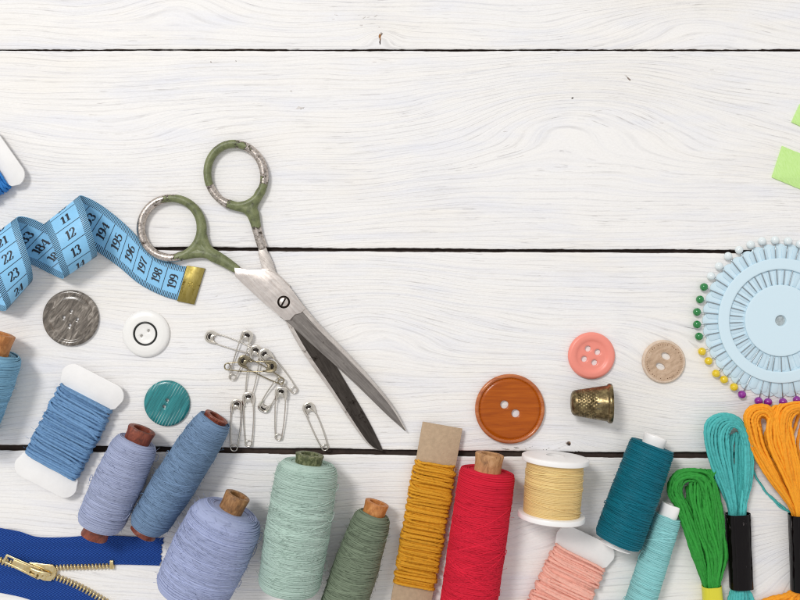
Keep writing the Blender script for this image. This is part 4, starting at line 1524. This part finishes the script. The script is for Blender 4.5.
def band(x0, y0, x1, y1, hw0, hw1, hh, mat, T, name='paper_band', z=None, label=None):
    z = hh + .4 if z is None else z
    a, b = P(x0, y0, z), P(x1, y1, z)
    u = np.linspace(0, 1, 14)[:, None]
    p = a + (b - a) * u
    w = np.interp(u[:, 0], [0, .5, 1], [hw0, (hw0 + hw1) / 2 - .3, hw1])
    m = MB()
    k = 28
    t_ = norm(b - a)
    side = norm(np.cross(t_, [0, 0, 1]))
    vs = []
    for i in range(14):
        for j in range(k):
            an = 2 * PI * j / k
            c, s_ = math.cos(an), math.sin(an)
            e = .75
            vs.append(p[i] + side * (np.sign(c) * abs(c) ** e * w[i] * (1 + .02 * nz(i * .6, j * .4))) + np.array([0, 0, np.sign(s_) * abs(s_) ** e * hh * (1 + .09 * nz(i * .35, j * .5, 3))]))
    fs = [[i * k + j, i * k + (j + 1) % k, (i + 1) * k + (j + 1) % k, (i + 1) * k + j] for i in range(13) for j in range(k)]
    # lining so that the sleeve has thickness
    n_ = len(vs)
    cen = np.repeat(p, k, 0)
    inn = cen + (np.array(vs) - cen) * .95
    v = np.concatenate([np.array(vs), inn])
    fs += [[n_ + i * k + j, n_ + (i + 1) * k + j, n_ + (i + 1) * k + (j + 1) % k, n_ + i * k + (j + 1) % k] for i in range(13) for j in range(k)]
    for i in (0, 13):
        for j in range(k):
            fs.append([i * k + j, n_ + i * k + j, n_ + i * k + (j + 1) % k, i * k + (j + 1) % k])
    m.add(v, fs)
    an = math.radians(62)
    q = np.array([p[i] + side * (math.cos(an) ** .75 * w[i] * 1.01) + np.array([0, 0, math.sin(an) ** .75 * hh * 1.0]) for i in range(14)])
    m.tube(q, .75, 8, ry=.5, up=(0, 0, 1))
    o = m.build(name, mat, T, auto=60)
    return o


t = NT('black_glossy_paper')
f = t.noise(t.obj((.3, .05, .3)), 1, 5, .7)
t.set(Base_Color=t.ramp(f, [(.66, hexc('0c0708')), (.72, hexc('a89c9c'))]), Roughness=.12, Specular_IOR_Level=.22)
t.bump(t.noise(t.obj((.12, .05, .1)), 1, 2), 1.2)
M_blackp = t.mat
M_yellowp = mat_plain('yellow_paper', 'd8cf35', .4, bump=.3, bscale=.15)

# turquoise
T = thing('embroidery_skein', 'turquoise cotton skein held by a glossy black band', 'thread skein', (739 - 400, 300 - 550, 0), 0, 'embroidery skeins')
M_turq = mat_floss('turquoise_floss', '4fb0ae', .18)
m = MB()
r_ = np.random.default_rng(3)
N = 18
for i in range(N):
    q = (i // 2 + (.75 if i % 2 else .25)) / (N // 2)
    j = lambda s=1.2: r_.normal(0, s * .55)
    zb = 9 + 7.5 * math.sin(PI * min(1, .25 + .6 * q)) + (1.3 if i % 2 else -2.6) * r_.uniform(.6, 1.2)
    le = 10 * q ** .8
    ctrl = [(739 - 3 - 7 * q + j(.6), 526, 7 + r_.uniform(-4, 5)), (737 - le * .9 + j(.6), 506, 8 + r_.uniform(-4, 5)), (732 - 16 * q + j(), 476, zb - 2 + j()),
            (729 - 24 * q + j(), 450 - 6 * q + j(), zb + j()), (728 - 22 * q + j(), 436 - 14 * q + j(), zb + 1), (733 - 13 * q + j(.8), 427 - 13.5 * q + j(.8), zb + 1.5),
            (739 - 2 * q + j(.8), 429 - 11 * q + j(.8), zb + 1), (742 + 7 * q + j(), 439 - 4 * q + j(), zb + j()), (743 + 9.5 * q + j(), 456 + j(), zb - 1 + j()),
            (743 + 7.5 * q + j(), 480 + j(), zb - 2), (741 + 5 * q + j(.6), 504, 8 + r_.uniform(-4, 5)), (740 + 5 * q + j(.6), 526, 7 + r_.uniform(-4, 5))]
    strand(m, ctrl, 1.5, 300 + i, wob=.45)
for i in range(12):        # strands lying under the opening
    x = 724 + i * 2.3
    ctrl = [(734 + i * .9, 526, 5), (733 + i * .8, 505, 5), (x, 474, 5 + r_.uniform(-1, 2)), (x - 1 + r_.normal(0, 1), 450, 5), (x + 1, 432 + abs(i - 5) * 1.2, 5)]
    strand(m, ctrl, 1.5, 340 + i)
# below the band
for i in range(16):
    x = 731 + i * 1.15
    z = 6 + 6 * math.sin(PI * i / 15) * r_.uniform(.3, 1.1)
    strand(m, [(738 + (i - 8) * .7, 572, z), (740.5 + (i - 8) * 1.0, 588, z), (741.5 + (i - 8) * 1.6, 602, z + r_.normal(0, 1)), (741 + (i - 8) * 1.9, 640, z)], 1.75, 360 + i)
m.build('strands', M_turq, T)
m = MB()
strand(m, [(748, 455, 9), (753, 470, 5), (759, 482, 1.6), (768, 494, 1.2), (778, 503, 1.2), (788, 511, 1.4), (796, 514, 1.2)], 1.0, 390, wob=.5)
strand(m, [(749, 459, 8), (755, 475, 4), (763, 489, 1.2), (773, 500, 1.2), (784, 509.5, 1.2), (792, 512, 1.2)], .8, 391, wob=.7)
m.build('loose_end', M_turq, T)
band(737.8, 513.5, 741.4, 588, 12.0, 11.2, 8.6, M_blackp, T)

# green
T = thing('embroidery_skein', 'leaf green cotton skein held by a yellow band', 'thread skein', (705 - 400, 300 - 540, 0), 0, 'embroidery skeins')
M_green = mat_floss('green_floss', '2f8f36', .25)
m = MB()
N = 22
for i in range(N):
    q = (i // 2 + (.75 if i % 2 else .25)) / (N // 2)
    j = lambda s=1.3: r_.normal(0, s * .8)
    zb = 10 + 8 * math.sin(PI * min(1, .2 + .62 * q)) + (1.4 if i % 2 else -2.6) * r_.uniform(.5, 1.3)
    ctrl = [(711 - 4 * q + j(.7), 600, 7 + r_.uniform(-4, 4)), (710 - 6 * q + j(.7), 584, 8 + r_.uniform(-4, 4)), (704 - 12 * q + j(), 556, zb - 1), (698 - 15 * q + j(), 530, zb + j()),
            (689 - 13 * q + j(), 508, zb + j()), (682 - 13 * q + j(.8), 493, zb + 1), (682 - 9 * q + j(.8), 484 - 8 * q, zb + 2), (690 - 2 * q + j(.8), 480 - 11 * q + j(.6), zb + 2),
            (699 + 11 * q + j(), 484 - 9 * q + j(), zb + 1), (702 + 17 * q + j(), 503 - 3 * q, zb + j()), (706 + 17 * q + j(), 530, zb + j()), (711 + 14 * q + j(), 556, zb - 1), (713 + 6 * q + j(.7), 583, 8 + r_.uniform(-4, 4)), (713 + 4 * q + j(.7), 600, 7 + r_.uniform(-4, 4))]
    strand(m, ctrl, 1.5, 400 + i, wob=.9)
for i in range(16):
    x = 690 + i * 2.1
    ctrl = [(706 + i * .9, 602, 5), (706 + i * .8, 584, 6), (698 + i * 1.9, 555, 7 + r_.uniform(-2, 5)), (x + 2 + r_.normal(0, 2), 525, 9 + r_.uniform(-2, 5)), (x - 2 + r_.normal(0, 2), 498, 8 + r_.uniform(-2, 3)), (x - 4, 482 + abs(i - 7) * .6, 6)]
    strand(m, ctrl, 1.5, 440 + i, wob=1.0)
for i in range(11):         # strands lying over the middle of the bundle
    x = 687 + i * 2.2
    ctrl = [(708 + i * .8, 600, 12), (707.5 + i * 1.0, 584, 13.5), (702 + i * 1.9 + r_.normal(0, 1), 556, 17 + r_.uniform(-1, 2)), (x + 5 + r_.normal(0, 1.2), 528, 18.5 + r_.uniform(-1, 1.5)),
            (x - 1 + r_.normal(0, 1), 505, 18 + r_.uniform(-1, 1)), (x - 3 + i * .5, 487 - i * .6, 17), (x + 1 + i * .4, 474.5 - i * .25 + r_.normal(0, .8), 14), (x + 5, 471 + r_.normal(0, 1), 9), (x + 6, 478, 4.0)]
    if i > 1:
        strand(m, ctrl, 1.5, 470 + i, wob=1.1)
m.build('strands', M_green, T)
band(711.5, 585.5, 716, 640, 9.2, 11, 8.2, M_yellowp, T)
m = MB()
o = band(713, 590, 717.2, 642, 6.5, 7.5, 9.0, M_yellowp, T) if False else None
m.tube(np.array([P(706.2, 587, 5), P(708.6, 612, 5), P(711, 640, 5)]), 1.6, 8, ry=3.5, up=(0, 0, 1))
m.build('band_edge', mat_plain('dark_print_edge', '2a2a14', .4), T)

# orange
T = thing('embroidery_skein', 'bright orange cotton skein with a black band, cut off by the frame', 'thread skein', (800 - 400, 300 - 550, 0), 0, 'embroidery skeins')
M_orange = mat_floss('orange_floss', 'f29a25', .16)
m = MB()
N = 12
for i in range(N):          # lobe that leans to the turquoise skein
    q = (i // 2 + (.75 if i % 2 else .25)) / (N // 2)
    j = lambda s=1.2: r_.normal(0, s)
    zb = 9 + 8 * math.sin(PI * min(1, .2 + .6 * q)) + (1.4 if i % 2 else -2.8) * r_.uniform(.6, 1.2)
    ctrl = [(797 - 4 * q + j(.6), 526, 7 + r_.uniform(-4, 5)), (795.5 - 5 * q + j(.6), 508, 8 + r_.uniform(-4, 5)), (779 - 11 * q + j(.6), 476, zb), (765.5 - 14 * q + j(.5), 448, zb + j(.6)),
            (761 - 16.5 * q + j(.5), 430 - 2 * q, zb + 1), (759.5 - 16 * q + j(.5), 422 - 6 * q, zb + 1.5), (762 - 10 * q, 417 - 10 * q + j(.5), zb + 2), (766 + 2 * q, 417.5 - 12 * q, zb + 1.5),
            (769 + 8 * q + j(.5), 426 - 9 * q, zb + 1), (773.5 + 10 * q + j(.5), 448, zb + j(.6)), (785 + 8 * q + j(.6), 476, zb - 1), (798 + 2 * q + j(.6), 508, 8 + r_.uniform(-4, 5)), (799 + 2 * q, 526, 7 + r_.uniform(-4, 5))]
    strand(m, ctrl, 1.6, 500 + i, wob=.6)
for i in range(N + 4):      # lobe over the frame edge
    q = (i // 2 + (.75 if i % 2 else .25)) / (N // 2 + 2)
    j = lambda s=1.2: r_.normal(0, s)
    zb = 10 + 9 * math.sin(PI * min(1, .2 + .6 * q)) + (1.4 if i % 2 else -2.8) * r_.uniform(.6, 1.2)
    ctrl = [(801 - 5 * q + j(.6), 526, 7 + r_.uniform(-4, 5)), (801 - 7 * q + j(.6), 508, 8 + r_.uniform(-4, 5)), (797 - 13 * q + j(.6), 472, zb), (792 - 15 * q + j(.6), 440, zb + j(.6)),
            (792 - 15 * q + j(.6), 422 - 4 * q, zb + 1), (797 - 13 * q + j(.7), 413 - 7 * q, zb + 2), (812 - 4 * q, 411 - 8 * q, zb + 2), (819 + 10 * q, 416 - 7 * q, zb + 2),
            (823 + 18 * q + j(), 440, zb + j()), (816 + 16 * q + j(), 472, zb), (805 + 7 * q + j(.6), 508, 8 + r_.uniform(-4, 5)), (805 + 5 * q, 526, 7 + r_.uniform(-4, 5))]
    strand(m, ctrl, 1.6, 540 + i, wob=.6)
for i in range(9):          # strands that cross between the two lobes
    ctrl = [(797 + i * .8, 526, 12), (796 + i * .8, 508, 14), (783 + i * 2.3 + r_.normal(0, .6), 474, 18.5), (771 + i * 3 + r_.normal(0, .8), 446, 20), (769 + i * 2.6 + r_.normal(0, .6), 424, 19.5), (773 + i * 2.2, 410 - r_.uniform(0, 4), 16), (781 + i * 2.2, 407, 10)]
    strand(m, ctrl, 1.6, 560 + i, wob=.6)
for i in range(10):         # strands deep inside, seen through the openings
    ctrl = [(797 + i, 526, 4), (796 + i, 508, 5), (781 + i * 3.4 + r_.normal(0, 1), 474, 6), (765 + i * 5.4 + r_.normal(0, 1.5), 444, 6), (768 + i * 5.6, 424, 5.5), (776 + i * 5, 410, 5)]
    if i in (0, 3, 4, 5, 6, 9):
        strand(m, ctrl, 1.55, 620 + i, wob=.8)
for i in range(7):          # slack strands below the band
    x = 795 + i * 2
    z = 6 + 5 * math.sin(PI * i / 6)
    strand(m, [(x, 575, z), (x - 2, 589, z), (x - 11 + i * 1.5, 595, z - 2), (x - 27 + i * 4, 599.5 + i * .5, 4), (x - 44 + i * 6, 607, 3), (x - 60 + i * 6, 622, 3)], 2.0, 580 + i)
for i in range(11):
    x = 794 + i * 1.6
    strand(m, [(x, 575, 8), (x, 590, 8), (x + (i - 4) * .9, 606, 7 + r_.normal(0, 1.5)), (x + (i - 4) * 2, 650, 7)], 2.0, 600 + i)
m.build('strands', M_orange, T)
band(801, 514.5, 803, 590.5, 12.0, 11.5, 9.0, M_blackp, T)

# ------------------------------------------------------------------ pin wheel
M_wheel = mat_plain('pale_blue_plastic', 'd0e5ef', .35, spec=.45)
M_wheel_in = mat_plain('pale_blue_inner', 'c6dde9', .4)
WC = np.array([779 - 400, 300 - 320.5])
T = thing('pin_wheel', 'round pale blue plastic pin wheel with a scalloped rim', 'pin wheel', (WC[0], WC[1], 0))
heads = [('white', (800, 244)), ('white', (788, 241)), ('white', (775, 240)), ('white', (762, 241)), ('white', (750.5, 244.5)), ('white', (739, 249.8)), ('white', (728, 256)), ('white', (719, 266)), ('white', (711, 276)),
         ('green', (704, 287)), ('green', (700, 299.5)), ('green', (697, 312)), ('green', (697, 324.5)), ('green', (699, 336.5)),
         ('yellow', (702, 351.5)), ('yellow', (708.5, 361)), ('yellow', (716, 373.5)), ('yellow', (724, 379.5)), ('yellow', (734, 387)),
         ('purple', (742, 394.5)), ('purple', (758.5, 401)), ('purple', (768, 402)), ('purple', (783, 402)), ('purple', (797, 400))]
ang_heads = [math.atan2(300 - y - WC[1], x - 400 - WC[0]) for _, (x, y) in heads]
m = MB()
# base plate: scalloped
n = 40 * 10
out = []
for i in range(n):
    a = 2 * PI * i / n
    r = 75.5 + 2.6 * abs(math.cos(a * 20)) ** .7 - 1.2
    out.append((WC[0] + r * math.cos(a), WC[1] + r * math.sin(a)))
m.prism(out, .4, 1.6, .4)
m.build('scalloped_plate', M_wheel, T, auto=35)
m = MB()
# raised ring (window between 35.5 and 51)
m.lathe([(51.2, 1.5), (51.2, 4.0), (51.7, 4.4), (52.4, 4.5), (54, 4.5), (60, 4.5), (61.2, 4.5), (61.8, 4.4), (62.2, 4.0), (62.2, 1.5)], 128, axis='z', cx=WC[0], cy=WC[1])
m.build('outer_ring', M_wheel, T, auto=35)
m = MB()
m.lathe([(35.6, 1.5), (35.6, 3.8), (35.2, 4.2), (34.6, 4.3), (33, 4.3), (20, 4.3), (8, 4.3), (6.4, 4.3), (5.6, 4.1), (5.2, 1.5)], 96, axis='z', cx=WC[0], cy=WC[1])
m.lathe([(0.05, 1.66), (5.6, 1.66)], 32, axis='z', cx=WC[0], cy=WC[1], mat=1)
m.build('hub_disc', [M_wheel, mat_plain('grey_hub_hole', 'a9b2b4', .5, var=.25, vscale=.5)], T, auto=35)
# paddles: shallow ribs between the pins in the outer zone and in the window
m = MB()
for i in range(40):
    a = 2 * PI * (i + .5) / 40
    for (ra, rb_, wa, wb, h) in ((61.5, 73.5, 3.3, 3.6, 2.4), (36.5, 50.5, 1.6, 2.3, 2.3)):
        ca, sa = math.cos(a), math.sin(a)
        pts = [(ra, -wa), (rb_ - 2, -wb), (rb_ - .6, -wb * .7), (rb_, 0), (rb_ - .6, wb * .7), (rb_ - 2, wb), (ra, wa)]
        m.prism([(WC[0] + x * ca - y * sa, WC[1] + x * sa + y * ca) for x, y in pts], 1.5, h, .3)
m.build('ribs', M_wheel_in, T, auto=35)
# pins
M_shaft = NT('pin_steel').set(Base_Color=hexc('a9b0b4'), Metallic=1.0, Roughness=.3).mat
HC = {'white': mat_plain('pearl_white', 'dfe8ea', .12, spec=.6, coat=.6), 'green': mat_plain('pearl_green', '0d7a35', .15, spec=.6, coat=.6),
      'yellow': mat_plain('pearl_yellow', 'e3c312', .15, spec=.6, coat=.6), 'purple': mat_plain('pearl_purple', '8a1590', .15, spec=.6, coat=.6)}
ORD = ['first', 'second', 'third', 'fourth', 'fifth', 'sixth', 'seventh', 'eighth', 'ninth']
LAB = {'white': 'white pearl headed pin in the pin wheel, {} counting up from the green pins', 'green': 'green headed pin in the pin wheel, {} green one from the top',
       'yellow': 'yellow headed pin in the pin wheel, {} yellow one counting down from the green', 'purple': 'purple headed pin in the pin wheel, {} purple one counting from the yellow'}
cnt = {}
nwhite = sum(1 for c, _ in heads if c == 'white')
proto = {}
mesh_shaft = None
for (col, (hx, hy)), a in zip(heads, ang_heads):
    cnt[col] = cnt.get(col, 0) + 1
    k_i = nwhite - cnt[col] if col == 'white' else cnt[col] - 1
    hz = 4.1
    hp = P(hx, hy, hz)
    T = thing('ball_head_pin', LAB[col].format(ORD[k_i]), 'pin', (hp[0], hp[1], 0), 0, 'pins round the pin wheel')
    d = WC - hp[:2]
    T.rotation_euler = (0, 0, math.atan2(d[1], d[0]))
    if col not in proto:
        m = MB()
        m.sphere((0, 0, hz), 4.0, 20, 14)
        hd = m.build('pin_head', HC[col], T, local=True)
        if mesh_shaft is None:
            m = MB()
            m.tube(np.array([(2.5, 0, hz), (12, 0, 3.2), (20, 0, 2.9), (40, 0, 2.8), (45, 0, 2.75), (47, 0, 2.7)]), [.5, .5, .5, .5, .4, .05], 8)
            sh = m.build('pin_shaft', M_shaft, T, local=True)
            mesh_shaft = sh
        else:
            sh = mesh_shaft.copy()
            C.objects.link(sh)
            sh.parent = T
        proto[col] = (hd, sh)
    else:
        for o in proto[col]:
            c = o.copy()
            C.objects.link(c)
            c.parent = T

# ------------------------------------------------------------------ lime cloth strips
t = NT('lime_cloth')
w1 = t.noise(t.obj((.8, .2, .5), (0, 0, -.4)), 1, 3)
t.set(Base_Color=t.ramp(w1, [(.3, hexc('bce387')), (.7, hexc('c8eb9a'))]), Roughness=.8, Sheen_Weight=.2)
t.bump(w1, .4)
M_lime = t.mat


def strip(label, pts, z0, z1):
    pts = spline(np.array(pts, float), 1) if False else pts
    m = MB()
    out = []
    for (a, b) in zip(pts, pts[1:] + pts[:1]):
        a, b = np.array(a, float), np.array(b, float)
        k = max(1, int(np.linalg.norm(b - a) / 3))
        for i in range(k):
            q = a + (b - a) * i / k
            out.append((q[0] - 400 + .22 * nz(q[0] * .4, q[1] * .4), 300 - q[1] + .22 * nz(q[0] * .4, q[1] * .4, 5)))
    c = np.mean(np.array(out), 0)
    m.prism(out, z0, z1, .35)
    o = m.build('cloth_strip', M_lime, None, loc=(c[0], c[1], 0), auto=40)
    tag(o, label, 'cloth strip', 'lime green cloth strips')


strip('lime green cloth strip end, the lower and larger visible of two', [(781.6, 146.2), (850, 174), (838, 205), (771.3, 177.5)], .1, 1.7)
strip('lime green cloth strip tip, the smaller piece above the other strip', [(799.5, 104), (862, 128), (852, 152), (791, 122.2)], .1, 1.7)

# ------------------------------------------------------------------ light, world, camera
w = bpy.data.worlds.new('World')
scene.world = w
w.use_nodes = True
nt = w.node_tree
bg = nt.nodes['Background']
tc = nt.nodes.new('ShaderNodeTexCoord')
sp = nt.nodes.new('ShaderNodeSeparateXYZ')
rp = nt.nodes.new('ShaderNodeValToRGB')
nt.links.new(tc.outputs['Generated'], sp.inputs[0])
nt.links.new(sp.outputs[2], rp.inputs[0])
rp.color_ramp.elements[0].position = .1
rp.color_ramp.elements[0].color = (.90, .885, .87, 1)
rp.color_ramp.elements[1].position = .95
rp.color_ramp.elements[1].color = (.68, .68, .69, 1)
nt.links.new(rp.outputs[0], bg.inputs['Color'])
bg.inputs['Strength'].default_value = .87


def area(name, loc, target, size, power, col):
    l = bpy.data.lights.new(name, 'AREA')
    l.shape = 'SQUARE'
    l.size = size * U
    l.energy = power
    l.color = col
    o = bpy.data.objects.new(name, l)
    C.objects.link(o)
    o.location = np.array(loc) * U
    d = Vector(np.array(target) - np.array(loc))
    o.rotation_euler = d.to_track_quat('-Z', 'Y').to_euler()
    return o


area('key_softbox', (-1900, 2050, 3900), (0, -40, 0), 1060, 37.5, (1, .985, .965))

cam = bpy.data.cameras.new('camera')
cam.sensor_width = 36
cam.sensor_fit = 'HORIZONTAL'
cam.lens = 36 * D / 800
cam.clip_start = .01
cam.clip_end = 20
co = bpy.data.objects.new('camera', cam)
C.objects.link(co)
co.location = (0, 0, D * U)
co.rotation_euler = (0, 0, 0)
scene.camera = co
scene.view_settings.view_transform = 'Standard'
scene.view_settings.look = 'None'
scene.view_settings.exposure = 0
scene.view_settings.gamma = 1
scene.cycles.max_bounces = 8
scene.cycles.filter_width = 1.15
